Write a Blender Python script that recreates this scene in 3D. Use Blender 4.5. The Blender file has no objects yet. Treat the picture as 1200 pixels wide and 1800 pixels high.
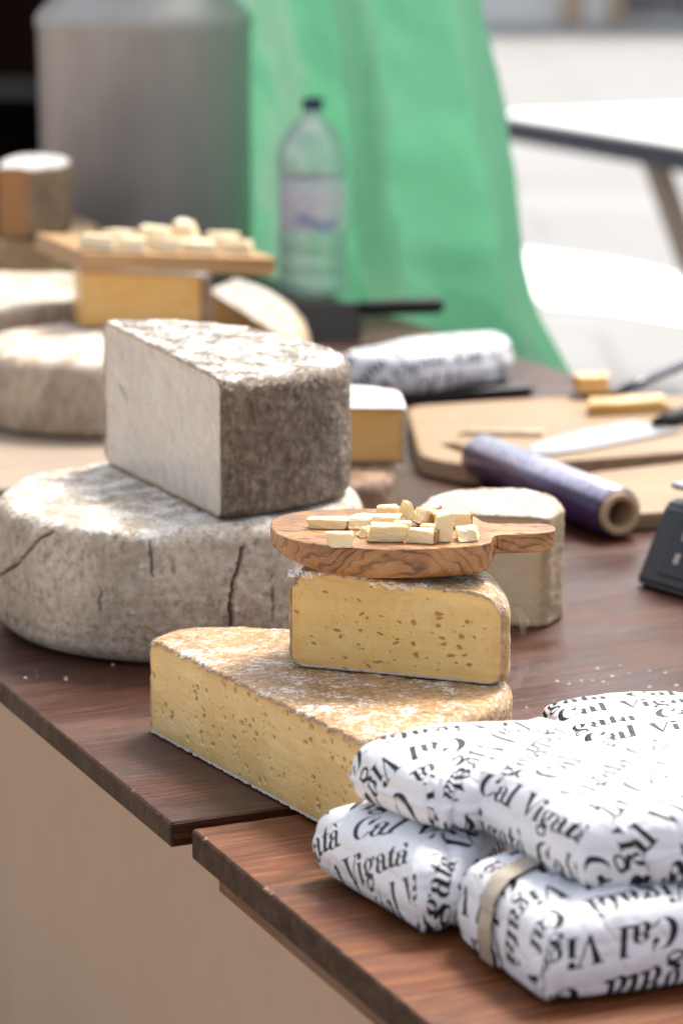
import bpy, math, random
import numpy as np
from mathutils import Vector, Matrix

# ---------------------------------------------------------------- camera, light, exposure
sc = bpy.context.scene
ZT = 0.80            # table top above the ground
H = 0.62             # lens above the table top
PITCH = math.atan(1115.0 / 5000.0)
cam_d = bpy.data.cameras.new('camera')
cam = bpy.data.objects.new('camera', cam_d)
sc.collection.objects.link(cam)
cam.location = (0, 0, ZT + H)
cam.rotation_euler = (math.pi / 2 - PITCH, 0, 0)
cam_d.sensor_fit = 'VERTICAL'
cam_d.sensor_height = 36
cam_d.sensor_width = 24
cam_d.lens = 100
cam_d.clip_start = 0.05
cam_d.clip_end = 500
cam_d.dof.use_dof = True
cam_d.dof.focus_distance = 1.99
cam_d.dof.aperture_fstop = 5.6
cam_d.dof.aperture_blades = 9
sc.camera = cam

SUN_EL, SUN_AZ = math.radians(56), math.radians(30)     # sun behind and to the right, veiled
world = bpy.data.worlds.new('World')
sc.world = world
world.use_nodes = True
wn = world.node_tree
sky = wn.nodes.new('ShaderNodeTexSky')
sky.sky_type = 'NISHITA'
sky.sun_disc = False
sky.sun_elevation = SUN_EL
sky.sun_rotation = SUN_AZ
sky.air_density = 1.0
sky.dust_density = 4.0
sky.ozone_density = 0.6
bg = wn.nodes['Background']
hs = wn.nodes.new('ShaderNodeHueSaturation')          # a thin white overcast: less blue than a clear sky
hs.inputs['Saturation'].default_value = 0.40
wn.links.new(sky.outputs[0], hs.inputs['Color'])
wn.links.new(hs.outputs[0], bg.inputs[0])
bg.inputs[1].default_value = 0.13

sun_d = bpy.data.lights.new('sun', 'SUN')
sun_d.energy = 2.2
sun_d.angle = math.radians(14)
sun_d.color = (1.0, 0.91, 0.79)
sun = bpy.data.objects.new('sun', sun_d)
sc.collection.objects.link(sun)
sd = Vector((math.sin(SUN_AZ) * math.cos(SUN_EL), math.cos(SUN_AZ) * math.cos(SUN_EL), math.sin(SUN_EL)))
sun.rotation_euler = sd.to_track_quat('Z', 'Y').to_euler()
sun.location = (2, 4, 6)

sc.view_settings.view_transform = 'Standard'
sc.view_settings.look = 'None'
sc.view_settings.exposure = 1.22
sc.view_settings.gamma = 1.0
sc.render.engine = 'CYCLES'
sc.cycles.max_bounces = 8
sc.cycles.transparent_max_bounces = 16
sc.cycles.sample_clamp_indirect = 6.0
try:
    sc.cycles.use_denoising = True
except Exception:
    pass

# ---------------------------------------------------------------- small helpers
COL = sc.collection
RNG = np.random.default_rng(7)
random.seed(7)
CP, SP = math.cos(PITCH), math.sin(PITCH)


def at(px, py, z=0.0):
    """point on the horizontal plane z (above the table top) seen at photo pixel px, py"""
    x = (px - 600) / 5000.0
    y = -(py - 900) / 5000.0
    d = (x, CP + y * SP, -SP + y * CP)
    t = (z - H) / d[2]
    return (d[0] * t, d[1] * t)


TO = (-0.1135, 1.8197)                    # corner of the far table; S runs across the table, A along it
S = (0.9114, 0.4115)
A = (-0.4115, 0.9114)


def ta(s, a):
    return (TO[0] + s * S[0] + a * A[0], TO[1] + s * S[1] + a * A[1])


def tag(o, label=None, cat=None, group=None, kind=None):
    if label: o['label'] = label
    if cat: o['category'] = cat
    if group: o['group'] = group
    if kind: o['kind'] = kind
    return o


def empty(name, loc, label, cat, group=None, rz=0.0):
    o = bpy.data.objects.new(name, None)
    o.empty_display_size = 0.03
    COL.objects.link(o)
    o.location = (loc[0], loc[1], ZT + loc[2])
    o.rotation_euler = (0, 0, rz)
    return tag(o, label, cat, group)


def mesh(name, V, polys, mat, parent=None, smooth=True, attrs=None, loc=None):
    """polys: list of integer arrays (n,k)"""
    V = np.asarray(V, dtype=np.float32)
    me = bpy.data.meshes.new(name)
    polys = [np.asarray(p, dtype=np.int32) for p in polys if len(p)]
    loops = np.concatenate([p.ravel() for p in polys])
    sizes = np.concatenate([np.full(len(p), p.shape[1], dtype=np.int32) for p in polys])
    starts = np.concatenate([[0], np.cumsum(sizes)[:-1]]).astype(np.int32)
    me.vertices.add(len(V))
    me.vertices.foreach_set('co', V.ravel())
    me.loops.add(len(loops))
    me.loops.foreach_set('vertex_index', loops)
    me.polygons.add(len(sizes))
    me.polygons.foreach_set('loop_start', starts)
    try:
        me.polygons.foreach_set('loop_total', sizes)
    except Exception:
        pass
    me.polygons.foreach_set('use_smooth', np.full(len(sizes), smooth))
    for k, v in (attrs or {}).items():
        v = np.asarray(v, dtype=np.float32)
        if v.ndim == 1:
            a = me.attributes.new(k, 'FLOAT', 'POINT')
            a.data.foreach_set('value', v)
        else:
            a = me.attributes.new(k, 'FLOAT_VECTOR', 'POINT')
            a.data.foreach_set('vector', v.ravel())
    me.update(calc_edges=True)
    me.validate()
    if isinstance(mat, (list, tuple)):
        for m in mat: me.materials.append(m)
    elif mat:
        me.materials.append(mat)
    o = bpy.data.objects.new(name, me)
    COL.objects.link(o)
    if parent is not None:
        o.parent = parent
    if loc is not None:
        o.location = loc
    return o


def used(V, polys):
    """drop unused vertices; returns V, polys, index of kept vertices"""
    idx = np.unique(np.concatenate([p.ravel() for p in polys]))
    remap = np.full(len(V), -1, dtype=np.int64)
    remap[idx] = np.arange(len(idx))
    return V[idx], [remap[p] for p in polys], idx


# gradient noise ------------------------------------------------------------------
_perm = np.random.default_rng(3).permutation(256).astype(np.int64)
_perm = np.concatenate([_perm, _perm, _perm])
_grad = np.random.default_rng(4).normal(size=(256, 3))
_grad /= np.linalg.norm(_grad, axis=1)[:, None]


def perlin(p):
    p = np.asarray(p, dtype=np.float64)
    i = np.floor(p).astype(np.int64)
    f = p - i
    u = f * f * f * (f * (f * 6 - 15) + 10)
    i &= 255
    out = 0
    for dx in (0, 1):
        wx = u[:, 0] if dx else 1 - u[:, 0]
        for dy in (0, 1):
            wy = u[:, 1] if dy else 1 - u[:, 1]
            for dz in (0, 1):
                wz = u[:, 2] if dz else 1 - u[:, 2]
                h = _perm[_perm[_perm[i[:, 0] + dx] + i[:, 1] + dy] + i[:, 2] + dz]
                g = _grad[h]
                d = g[:, 0] * (f[:, 0] - dx) + g[:, 1] * (f[:, 1] - dy) + g[:, 2] * (f[:, 2] - dz)
                out = out + wx * wy * wz * d
    return out * 1.6


def fbm(p, octaves=4, gain=0.5, ridged=False):
    a, s, out = 1.0, 1.0, 0
    for k in range(octaves):
        n = perlin(np.asarray(p) * s + 17.3 * k)
        if ridged: n = 1 - 2 * np.abs(n)
        out = out + a * n
        a *= gain
        s *= 2.03
    return out


def sstep(a, b, x):
    t = np.clip((x - a) / (b - a), 0, 1)
    return t * t * (3 - 2 * t)


# ---------------------------------------------------------------- materials
class NT:
    def __init__(self, name):
        self.m = bpy.data.materials.new(name)
        self.m.use_nodes = True
        self.t = self.m.node_tree
        self.b = self.t.nodes['Principled BSDF']
        self.out = self.t.nodes['Material Output']

    def new(self, typ, ins=None, **props):
        n = self.t.nodes.new('ShaderNode' + typ)
        for k, v in props.items(): setattr(n, k, v)
        for k, v in (ins or {}).items(): self.put(n, k, v)
        return n

    def put(self, n, k, v):
        s = n.inputs[k]
        if isinstance(v, bpy.types.NodeSocket): self.t.links.new(v, s)
        elif isinstance(v, bpy.types.Node): self.t.links.new(v.outputs[0], s)
        else:
            if isinstance(v, (tuple, list)) and len(v) == 3 and s.type == 'RGBA': v = tuple(v) + (1,)
            s.default_value = v

    def bsdf(self, **kw):
        for k, v in kw.items(): self.put(self.b, k.replace('_', ' '), v)

    def coords(self, which='Object', scale=(1, 1, 1), rot=(0, 0, 0), loc=(0, 0, 0)):
        tc = self.new('TexCoord')
        mp = self.new('Mapping', {'Vector': tc.outputs[which], 'Scale': scale, 'Rotation': rot, 'Location': loc})
        return mp.outputs[0]

    def noise(self, vec, scale, detail=4, rough=0.55, dist=0.0):
        return self.new('TexNoise', {'Vector': vec, 'Scale': scale, 'Detail': detail, 'Roughness': rough, 'Distortion': dist}).outputs[0]

    def ramp(self, fac, stops, interp='LINEAR'):
        n = self.new('ValToRGB', {'Fac': fac})
        cr = n.color_ramp
        cr.interpolation = interp
        while len(cr.elements) < len(stops): cr.elements.new(0.5)
        for e, (p, c) in zip(cr.elements, stops):
            e.position = p
            e.color = tuple(c) + (1,) if len(c) == 3 else c
        return n.outputs[0]

    def mix(self, fac, a, b, mode='MIX'):
        n = self.new('Mix', data_type='RGBA', blend_type=mode)
        self.put(n, 0, fac)
        self.put(n, 6, a)
        self.put(n, 7, b)
        return n.outputs[2]

    def math(self, op, a, b=0.5, clamp=False):
        n = self.new('Math', operation=op, use_clamp=clamp)
        self.put(n, 0, a)
        self.put(n, 1, b)
        return n.outputs[0]

    def mapr(self, v, a, b, c=0.0, d=1.0):
        n = self.new('MapRange', {0: v, 1: a, 2: b, 3: c, 4: d})
        n.interpolation_type = 'SMOOTHSTEP'
        return n.outputs[0]

    def attr(self, name):
        return self.new('Attribute', attribute_name=name)

    def bump(self, h, dist=0.001, strength=1.0, normal=None):
        ins = {'Height': h, 'Distance': dist, 'Strength': strength}
        if normal is not None: ins['Normal'] = normal
        return self.new('Bump', ins).outputs[0]


def mat_plain(name, col, rough=0.5, metal=0.0, nscale=40, var=0.12, bump=0.0004, coat=0.0, spec=0.5):
    m = NT(name)
    v = m.coords()
    n = m.noise(v, nscale, 5)
    c = m.mix(n, tuple(x * (1 - var) for x in col), tuple(min(1, x * (1 + var)) for x in col))
    m.bsdf(Base_Color=c, Roughness=rough, Metallic=metal, Coat_Weight=coat, Normal=m.bump(n, bump))
    m.b.inputs['Specular IOR Level'].default_value = spec
    return m.m


def mat_rind(name, dark, mid, pale, white, scale=1.0, white_amt=0.5, coat=0.0, rough=0.85, fine=260, bump=0.0009, topwhite=0.0):
    m = NT(name)
    v = m.coords()
    n1 = m.noise(v, 22 * scale, 6, 0.6)
    n2 = m.noise(m.coords(scale=(1, 1, 0.62)), 95 * scale, 6, 0.65)
    n3 = m.noise(v, fine, 5, 0.7)
    base = m.ramp(n2, [(0.30, dark), (0.47, mid), (0.66, pale)])
    base = m.mix(m.mapr(n1, 0.35, 0.7, 0.0, 0.75), base, mid)
    w = m.math('ADD', m.math('MULTIPLY', n1, 0.6), m.math('MULTIPLY', n3, 0.55))
    if topwhite:
        geo = m.new('TexCoord').outputs['Object']
        at_top = m.attr('top').outputs['Fac']
        w = m.math('ADD', w, m.math('MULTIPLY', at_top, topwhite))
    big = m.noise(m.coords(scale=(1, 1, 0.7)), 8.5, 3, 0.6, 0.8)
    base = m.mix(1.0, base, m.ramp(big, [(0.32, (0.72, 0.70, 0.67)), (0.5, (0.98, 0.97, 0.96)), (0.68, (1.22, 1.21, 1.18))]), 'MULTIPLY')
    wm = m.mapr(w, 0.98 - white_amt * 0.6, 1.12 - white_amt * 0.6)
    col = m.mix(wm, base, white)
    crk = m.attr('crack').outputs['Fac']
    col = m.mix(crk, col, tuple(x * 0.35 for x in dark))
    vor = m.new('TexVoronoi', {'Vector': v, 'Scale': 170 * scale, 'Randomness': 1.0}).outputs[0]
    h = m.math('ADD', m.math('MULTIPLY', n2, 1.0), m.math('MULTIPLY', n3, 0.5))
    h = m.math('ADD', h, m.math('MULTIPLY', vor, -0.35))
    nb = m.bump(h, bump)
    m.bsdf(Base_Color=col, Roughness=rough, Normal=nb)
    m.b.inputs['Specular IOR Level'].default_value = 0.25
    if coat:
        wv = m.noise(m.coords(scale=(1, 1, 2.2)), 55, 4, 0.55, 2.0)
        m.bsdf(Coat_Weight=coat, Coat_Roughness=0.12, Coat_Normal=m.bump(wv, 0.005))
    return m.m


def mat_paste(name, col, col2, hole, edge, coat=0.0, edge_w=0.0022):
    """the cut face of a cheese: attributes cav (eye depth), rim (0 at the rind edge, metres), """
    m = NT(name)
    v = m.coords()
    n1 = m.noise(v, 16, 5, 0.6)
    n2 = m.noise(v, 120, 5, 0.65)
    n3 = m.noise(v, 420, 3, 0.6)
    drag = m.noise(m.coords(scale=(0.5, 0.5, 6.0), rot=(0.0, 0.35, 0.0)), 38, 4, 0.6)
    c = m.mix(m.mapr(m.math('ADD', m.math('MULTIPLY', n1, 0.6), m.math('MULTIPLY', drag, 0.4)), 0.38, 0.64), col, col2)
    c = m.mix(m.math('MULTIPLY', m.mapr(n2, 0.5, 0.75), 0.35), c, tuple(min(1, x * 1.15) for x in col))
    cav = m.attr('cav').outputs['Fac']
    c = m.mix(m.mapr(cav, 0.15, 0.9), c, hole)
    rim = m.attr('rim').outputs['Fac']
    wob = m.math('MULTIPLY', m.math('SUBTRACT', m.noise(v, 150, 3), 0.5), 0.004)
    r2 = m.math('ADD', rim, wob)
    deep = m.mix(m.mapr(r2, 0.0, 0.012, 0.55, 0.0), c, tuple(a * b for a, b in zip(col, (0.95, 0.78, 0.5))))
    c = m.mix(m.mapr(r2, edge_w * 0.6, edge_w * 1.5, 1.0, 0.0), deep, edge)
    h = m.math('ADD', m.math('ADD', m.math('MULTIPLY', n2, 0.6), m.math('MULTIPLY', drag, 0.4)), m.math('MULTIPLY', n3, 0.25))
    m.bsdf(Base_Color=c, Roughness=m.mapr(n1, 0.3, 0.7, 0.32, 0.5), Normal=m.bump(h, 0.0008))
    m.b.inputs['Subsurface Weight'].default_value = 0.15
    m.b.inputs['Subsurface Radius'].default_value = (0.004, 0.0025, 0.001)
    m.b.inputs['Subsurface Scale'].default_value = 1.0
    if coat:
        wv = m.noise(m.coords(scale=(1, 1, 1.0)), 26, 2, 0.45, 2.0)
        m.bsdf(Coat_Weight=coat, Coat_Roughness=0.10, Coat_Normal=m.bump(wv, 0.010))
    return m.m


def mat_film(name='plastic_film', tint=(1, 1, 1), dens=0.5, rough=0.12):
    m = NT(name)
    v = m.coords()
    n = m.noise(v, 90, 4, 0.6, 1.5)
    nb = m.bump(n, 0.004)
    tr = m.new('BsdfTransparent', {'Color': tint})
    gl = m.new('BsdfGlossy', {'Color': (1, 1, 1), 'Roughness': rough, 'Normal': nb})
    lw = m.new('LayerWeight', {'Blend': dens, 'Normal': nb})
    fac = m.math('MULTIPLY', lw.outputs['Fresnel'], 0.65)
    mx = m.new('MixShader', {0: fac, 1: tr.outputs[0], 2: gl.outputs[0]})
    m.t.links.new(mx.outputs[0], m.out.inputs[0])
    return m.m


def mat_wood(name, dark, mid, light, rings=260.0, axis_scale=0.10, wear=0.3, rough=0.5, seed=0.0, bump=0.0006, coat=0.0, raw=None, end=None, distort=0.010, spec=0.3):
    """solid wood: rings about an axis along local x (the grain), so end faces show growth rings"""
    m = NT(name)
    tc = m.new('TexCoord').outputs['Object']
    oi = m.new('ObjectInfo').outputs['Random']
    off = m.new('CombineXYZ', {0: m.math('MULTIPLY', oi, 7.0), 1: m.math('MULTIPLY', oi, 3.1), 2: seed})
    vec = m.new('VectorMath', {0: tc, 1: off.outputs[0]}, operation='ADD').outputs[0]
    stretched = m.new('Mapping', {'Vector': vec, 'Scale': (axis_scale, 1, 1)}).outputs[0]
    warp = m.new('TexNoise', {'Vector': stretched, 'Scale': 9.0, 'Detail': 3, 'Roughness': 0.5})
    wv = m.new('VectorMath', {0: warp.outputs['Color'], 1: (0.5, 0.5, 0.5)}, operation='SUBTRACT').outputs[0]
    wv = m.new('VectorMath', {0: wv, 3: distort * 6}, operation='SCALE').outputs[0]
    pos = m.new('VectorMath', {0: tc, 1: wv}, operation='ADD').outputs[0]
    ctr = m.new('CombineXYZ', {0: 0.0, 1: m.math('MULTIPLY', m.math('SUBTRACT', oi, 0.5), 0.12), 2: 0.055}).outputs[0]
    pos = m.new('VectorMath', {0: pos, 1: ctr}, operation='ADD').outputs[0]
    sep = m.new('SeparateXYZ', {0: pos})
    ly = sep.outputs[1]
    if end:          # glued from staves, each with its own heart
        ly = m.math('MULTIPLY', m.math('SUBTRACT', m.math('FRACT', m.math('DIVIDE', ly, 0.115)), 0.45), 0.115)
    r = m.math('SQRT', m.math('ADD', m.math('POWER', ly, 2.0), m.math('POWER', sep.outputs[2], 2.0)))
    ring = m.math('FRACT', m.math('MULTIPLY', r, rings))
    ringc = m.math('POWER', ring, 2.0)
    fib = m.new('TexNoise', {'Vector': m.new('Mapping', {'Vector': vec, 'Scale': (0.035, 1, 1)}).outputs[0], 'Scale': 420.0, 'Detail': 4, 'Roughness': 0.6}).outputs[0]
    big = m.noise(stretched, 14, 4, 0.6)
    c = m.mix(m.mapr(big, 0.3, 0.7), dark, mid)
    c = m.mix(m.math('MULTIPLY', ringc, 0.6), c, tuple(x * 0.45 for x in dark))
    c = m.mix(m.math('MULTIPLY', m.mapr(fib, 0.45, 0.75), 0.7), c, light)
    wn_ = m.noise(m.new('Mapping', {'Vector': vec, 'Scale': (0.35, 1, 1)}).outputs[0], 11, 6, 0.65)
    c = m.mix(m.mapr(wn_, 0.62 - wear * 0.25, 0.82 - wear * 0.2, 0.0, 0.55), c, light)
    if raw:
        spk = m.noise(vec, 210, 3, 0.6)
        c = m.mix(m.mapr(spk, 0.70, 0.76), c, raw)
    h = m.math('ADD', m.math('MULTIPLY', fib, 0.8), m.math('MULTIPLY', ringc, -0.4))
    if end:
        # sawn end faces: weathered, fibres open, chips of bare wood along the arrises
        em = m.mapr(m.new('SeparateXYZ', {0: tc}).outputs[0], 0.0004, 0.0012, 1.0, 0.0)
        e1 = m.noise(vec, 60, 5, 0.7)
        e2 = m.noise(vec, 330, 4, 0.7)
        ec = m.ramp(e1, [(0.3, end[0]), (0.55, end[1]), (0.75, end[2])])
        ec = m.mix(m.math('MULTIPLY', m.math('POWER', m.math('FRACT', m.math('MULTIPLY', r, 430.0)), 1.5), 0.7), ec, tuple(x * 0.35 for x in end[0]))
        ec = m.mix(m.mapr(e2, 0.69, 0.76), ec, end[3])
        c = m.mix(em, c, ec)
        h = m.math('ADD', h, m.math('MULTIPLY', m.math('MULTIPLY', e2, em), 2.5))
    edge = m.attr('chip').outputs['Fac']
    if raw: c = m.mix(edge, c, raw)
    # scratches and scuffs across the boards
    scr = m.noise(m.new('Mapping', {'Vector': vec, 'Scale': (1.0, 0.05, 1), 'Rotation': (0, 0, 0.5)}).outputs[0], 160, 3, 0.6)
    if raw:
        sc_m = m.math('MULTIPLY', m.mapr(scr, 0.69, 0.75), m.mapr(big, 0.45, 0.6, 0.0, 0.35))
        c = m.mix(sc_m, c, raw)
    rr = m.mapr(wn_, 0.3, 0.75, rough - 0.14, rough + 0.2)
    m.bsdf(Base_Color=c, Roughness=rr, Normal=m.bump(h, bump), Coat_Weight=coat, Coat_Roughness=0.3)
    m.b.inputs['Specular IOR Level'].default_value = spec
    if end: m.put(m.b, 'Specular IOR Level', m.math('MULTIPLY', m.math('SUBTRACT', 1.0, m.math('MULTIPLY', em, 0.9)), spec))
    return m.m


def mat_olive():
    m = NT('olive_wood')
    tc = m.new('TexCoord').outputs['Object']
    warp = m.new('TexNoise', {'Vector': m.new('Mapping', {'Vector': tc, 'Scale': (0.45, 1.0, 1.0)}).outputs[0], 'Scale': 26.0, 'Detail': 3, 'Roughness': 0.5})
    wv = m.new('VectorMath', {0: warp.outputs['Color'], 1: (0.5, 0.5, 0.5)}, operation='SUBTRACT').outputs[0]
    wv = m.new('VectorMath', {0: wv, 3: 0.055}, operation='SCALE').outputs[0]
    pos = m.new('VectorMath', {0: tc, 1: wv}, operation='ADD').outputs[0]
    pos = m.new('Mapping', {'Vector': pos, 'Rotation': (0.25, 0.35, 0.5)}).outputs[0]
    sep = m.new('SeparateXYZ', {0: pos})
    band = m.math('FRACT', m.math('MULTIPLY', m.math('ADD', sep.outputs[1], m.math('MULTIPLY', sep.outputs[2], 1.2)), 115.0))
    thin = m.ramp(band, [(0.0, (1, 1, 1)), (0.10, (0.55, 0.55, 0.55)), (0.3, (0.08, 0.08, 0.08)), (0.8, (0.0, 0.0, 0.0)), (1.0, (1, 1, 1))])
    big = m.noise(m.new('Mapping', {'Vector': pos, 'Scale': (0.3, 1, 1)}).outputs[0], 38, 4, 0.6)
    fib = m.noise(m.new('Mapping', {'Vector': pos, 'Scale': (0.1, 1, 1)}).outputs[0], 500, 4, 0.6)
    c = m.mix(m.mapr(big, 0.3, 0.7), (0.44, 0.215, 0.072), (0.24, 0.092, 0.032))
    c = m.mix(m.math('MULTIPLY', m.math('MULTIPLY', thin, m.mapr(big, 0.3, 0.6, 0.35, 1.0)), 0.95), c, (0.042, 0.015, 0.008))
    c = m.mix(m.math('MULTIPLY', m.mapr(fib, 0.5, 0.75), 0.35), c, (0.58, 0.38, 0.18))
    m.bsdf(Base_Color=c, Roughness=0.42, Normal=m.bump(fib, 0.0003))
    return m.m


def mat_paper():
    m = NT('printed_paper')
    v = m.coords()
    sdf = m.attr('ink').outputs['Fac']
    n = m.noise(v, 900, 2, 0.5)
    ink = m.mapr(sdf, -0.00022, 0.00022, 1.0, 0.0)
    c = m.mix(ink, (0.72, 0.725, 0.765), (0.012, 0.017, 0.02))
    cr = m.noise(v, 28, 4, 0.55, 0.6)
    vr = m.new('TexVoronoi', {'Vector': v, 'Scale': 34.0}, feature='DISTANCE_TO_EDGE').outputs[0]
    h = m.math('ADD', cr, m.math('MULTIPLY', m.mapr(vr, 0.0, 0.10), 0.22))
    m.bsdf(Base_Color=c, Roughness=0.42, Normal=m.bump(h, 0.0030, 0.7))
    m.b.inputs['Specular IOR Level'].default_value = 0.28
    return m.m


M = {}
M['wheel'] = mat_rind('grey_wheel_rind', (0.17, 0.125, 0.09), (0.42, 0.355, 0.285), (0.58, 0.515, 0.435), (0.72, 0.69, 0.645), scale=1.9, white_amt=0.52, topwhite=0.15, bump=0.0012)
M['wheel_far'] = mat_rind('buff_wheel_rind', (0.30, 0.21, 0.14), (0.43, 0.325, 0.235), (0.55, 0.45, 0.35), (0.72, 0.67, 0.60), white_amt=0.55, topwhite=0.14)
M['dark_rind'] = mat_rind('dark_mottled_rind', (0.020, 0.012, 0.008), (0.125, 0.088, 0.060), (0.29, 0.22, 0.155), (0.66, 0.64, 0.60), scale=2.2, white_amt=0.12, coat=0.6, topwhite=0.40, bump=0.0014)
M['brown_side'] = mat_rind('brown_side_rind', (0.14, 0.075, 0.04), (0.26, 0.155, 0.09), (0.38, 0.27, 0.18), (0.76, 0.74, 0.71), white_amt=0.12, coat=0.4, topwhite=0.62)
M['beige_side'] = mat_rind('beige_side_rind', (0.25, 0.165, 0.095), (0.42, 0.305, 0.19), (0.52, 0.41, 0.28), (0.70, 0.67, 0.63), scale=2.2, white_amt=0.14, coat=0.5, topwhite=0.40)
M['tan_dark'] = mat_rind('dull_tan_rind', (0.10, 0.05, 0.035), (0.24, 0.14, 0.09), (0.42, 0.27, 0.155), (0.5, 0.38, 0.26), white_amt=0.15, coat=0.5, topwhite=0.2)
M['tan_rind'] = mat_rind('tan_washed_rind', (0.20, 0.10, 0.045), (0.40, 0.24, 0.11), (0.55, 0.38, 0.20), (0.80, 0.76, 0.70), scale=2.2, white_amt=0.44, coat=0.8, topwhite=0.14)
M['pale_rind'] = mat_rind('pale_rind', (0.32, 0.26, 0.19), (0.48, 0.41, 0.32), (0.60, 0.53, 0.44), (0.76, 0.74, 0.71), white_amt=0.5, coat=0.4, topwhite=0.3)
M['paste_gold'] = mat_paste('golden_paste', (0.68, 0.455, 0.16), (0.78, 0.58, 0.27), (0.50, 0.31, 0.10), (0.42, 0.36, 0.29), coat=0.25)
M['paste_yellow'] = mat_paste('yellow_paste', (0.80, 0.54, 0.175), (0.84, 0.62, 0.26), (0.50, 0.30, 0.09), (0.46, 0.39, 0.31), coat=0.5, edge_w=0.0012)
M['paste_white'] = mat_paste('white_paste', (0.74, 0.66, 0.57), (0.80, 0.745, 0.67), (0.30, 0.24, 0.18), (0.34, 0.25, 0.17), coat=0.55, edge_w=0.0022)
M['paste_amber'] = mat_paste('amber_paste', (0.62, 0.34, 0.085), (0.66, 0.42, 0.15), (0.40, 0.2, 0.05), (0.30, 0.18, 0.09), coat=0.2)
M['paste_beige'] = mat_paste('beige_paste', (0.60, 0.455, 0.275), (0.64, 0.525, 0.36), (0.36, 0.26, 0.16), (0.40, 0.30, 0.19), coat=0.4)
M['paste_brown'] = mat_paste('brown_paste', (0.48, 0.22, 0.06), (0.40, 0.17, 0.06), (0.3, 0.13, 0.04), (0.3, 0.2, 0.13), coat=0.1)
M['piece'] = mat_paste('cheese_piece_paste', (0.80, 0.60, 0.29), (0.85, 0.72, 0.46), (0.5, 0.3, 0.1), (0.80, 0.60, 0.29), edge_w=0.0)
M['piece_lit'] = mat_paste('lit_piece_paste', (0.85, 0.72, 0.46), (0.88, 0.80, 0.60), (0.5, 0.3, 0.1), (0.85, 0.72, 0.46), edge_w=0.0)  # paler copy of piece paste; bright light on the tops put into the colour
M['piece_rind'] = mat_plain('piece_rind', (0.36, 0.18, 0.06), 0.7, 0, 300, 0.35, 0.0006)
M['film'] = mat_film()
M['film_flat'] = mat_film('tight_film', dens=0.22, rough=0.10)
M['paper'] = mat_paper()
M['tape'] = mat_plain('parcel_tape', (0.37, 0.325, 0.25), 0.3, 0, 160, 0.2, 0.0003)
M['olive'] = mat_olive()
END = ((0.040, 0.024, 0.017), (0.085, 0.052, 0.037), (0.135, 0.088, 0.064), (0.36, 0.27, 0.20))
M['table_dark'] = mat_wood('dark_stained_planks', (0.030, 0.0085, 0.0042), (0.066, 0.0185, 0.0085), (0.155, 0.052, 0.022), spec=0.32, rings=210, wear=0.3, rough=0.42, raw=(0.42, 0.30, 0.20), end=END)
M['table_red'] = mat_wood('red_brown_planks', (0.070, 0.016, 0.0035), (0.150, 0.038, 0.0075), (0.30, 0.108, 0.027), rings=190, wear=0.40, rough=0.52, seed=4.0, raw=(0.45, 0.30, 0.18), end=END)
M['batten'] = mat_wood('stained_batten', (0.060, 0.020, 0.007), (0.115, 0.042, 0.014), (0.20, 0.085, 0.032), rings=190, wear=0.4, rough=0.5, seed=5.0)
M['table_leg'] = mat_wood('trestle_wood', (0.12, 0.06, 0.03), (0.18, 0.09, 0.045), (0.25, 0.14, 0.08), rings=200, rough=0.6, seed=9.0)
M['pine'] = mat_wood('pine_board', (0.42, 0.22, 0.085), (0.52, 0.31, 0.14), (0.62, 0.42, 0.22), rings=150, rough=0.5, seed=2.0, distort=0.006)
M['pale_board'] = mat_wood('pale_board', (0.30, 0.225, 0.165), (0.37, 0.29, 0.22), (0.44, 0.36, 0.28), rings=220, rough=0.55, seed=8.0, distort=0.004)
M['beech'] = mat_wood('beech_board', (0.31, 0.19, 0.105), (0.38, 0.25, 0.145), (0.45, 0.32, 0.20), rings=220, rough=0.5, seed=6.0, distort=0.004)


# ---------------------------------------------------------------- ring-built solids (cheeses, boards, parcels)
def outline(pts, sp_cut=0.003, sp_rind=0.003):
    """pts: (x, y, fillet, kind of the edge that leaves this point); anticlockwise. Returns xy, kind (1 = cut)"""
    n = len(pts)
    P = np.array([(p[0], p[1]) for p in pts], float)
    fil = [p[2] for p in pts]
    kind = [1 if (len(p) > 3 and p[3] == 'cut') else 0 for p in pts]
    segs = []
    ins, outs = [], []
    for i in range(n):
        a, b, c = P[i - 1], P[i], P[(i + 1) % n]
        la, lc = np.linalg.norm(a - b), np.linalg.norm(c - b)
        ins.append(b + (a - b) / la * min(fil[i], la * 0.499))
        outs.append(b + (c - b) / lc * min(fil[i], lc * 0.499))
    xs, ks = [], []
    for i in range(n):
        kp, kn = kind[i - 1], kind[i]
        k = 1 if (kp and kn) else 0
        L = np.linalg.norm(ins[i] - P[i]) + np.linalg.norm(outs[i] - P[i])
        m = max(2, int(L / (sp_cut if k else sp_rind)))
        t = np.arange(m) / m
        arc = ((1 - t) ** 2)[:, None] * ins[i] + (2 * t * (1 - t))[:, None] * P[i] + (t ** 2)[:, None] * outs[i]
        xs.append(arc); ks.append(np.full(m, k))
        e0, e1 = outs[i], ins[(i + 1) % n]
        L = np.linalg.norm(e1 - e0)
        m = max(1, int(L / (sp_cut if kn else sp_rind)))
        t = np.arange(m) / m
        xs.append(e0 + (e1 - e0) * t[:, None]); ks.append(np.full(m, kn))
    X = np.concatenate(xs); K = np.concatenate(ks)
    keep = np.ones(len(X), bool)
    d = np.linalg.norm(X - np.roll(X, 1, 0), axis=1)
    keep[d < 1e-5] = False
    return X[keep], K[keep]


def smooth_loop(v, k):
    for _ in range(k):
        v = 0.25 * np.roll(v, 1, 0) + 0.5 * v + 0.25 * np.roll(v, -1, 0)
    return v


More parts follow.
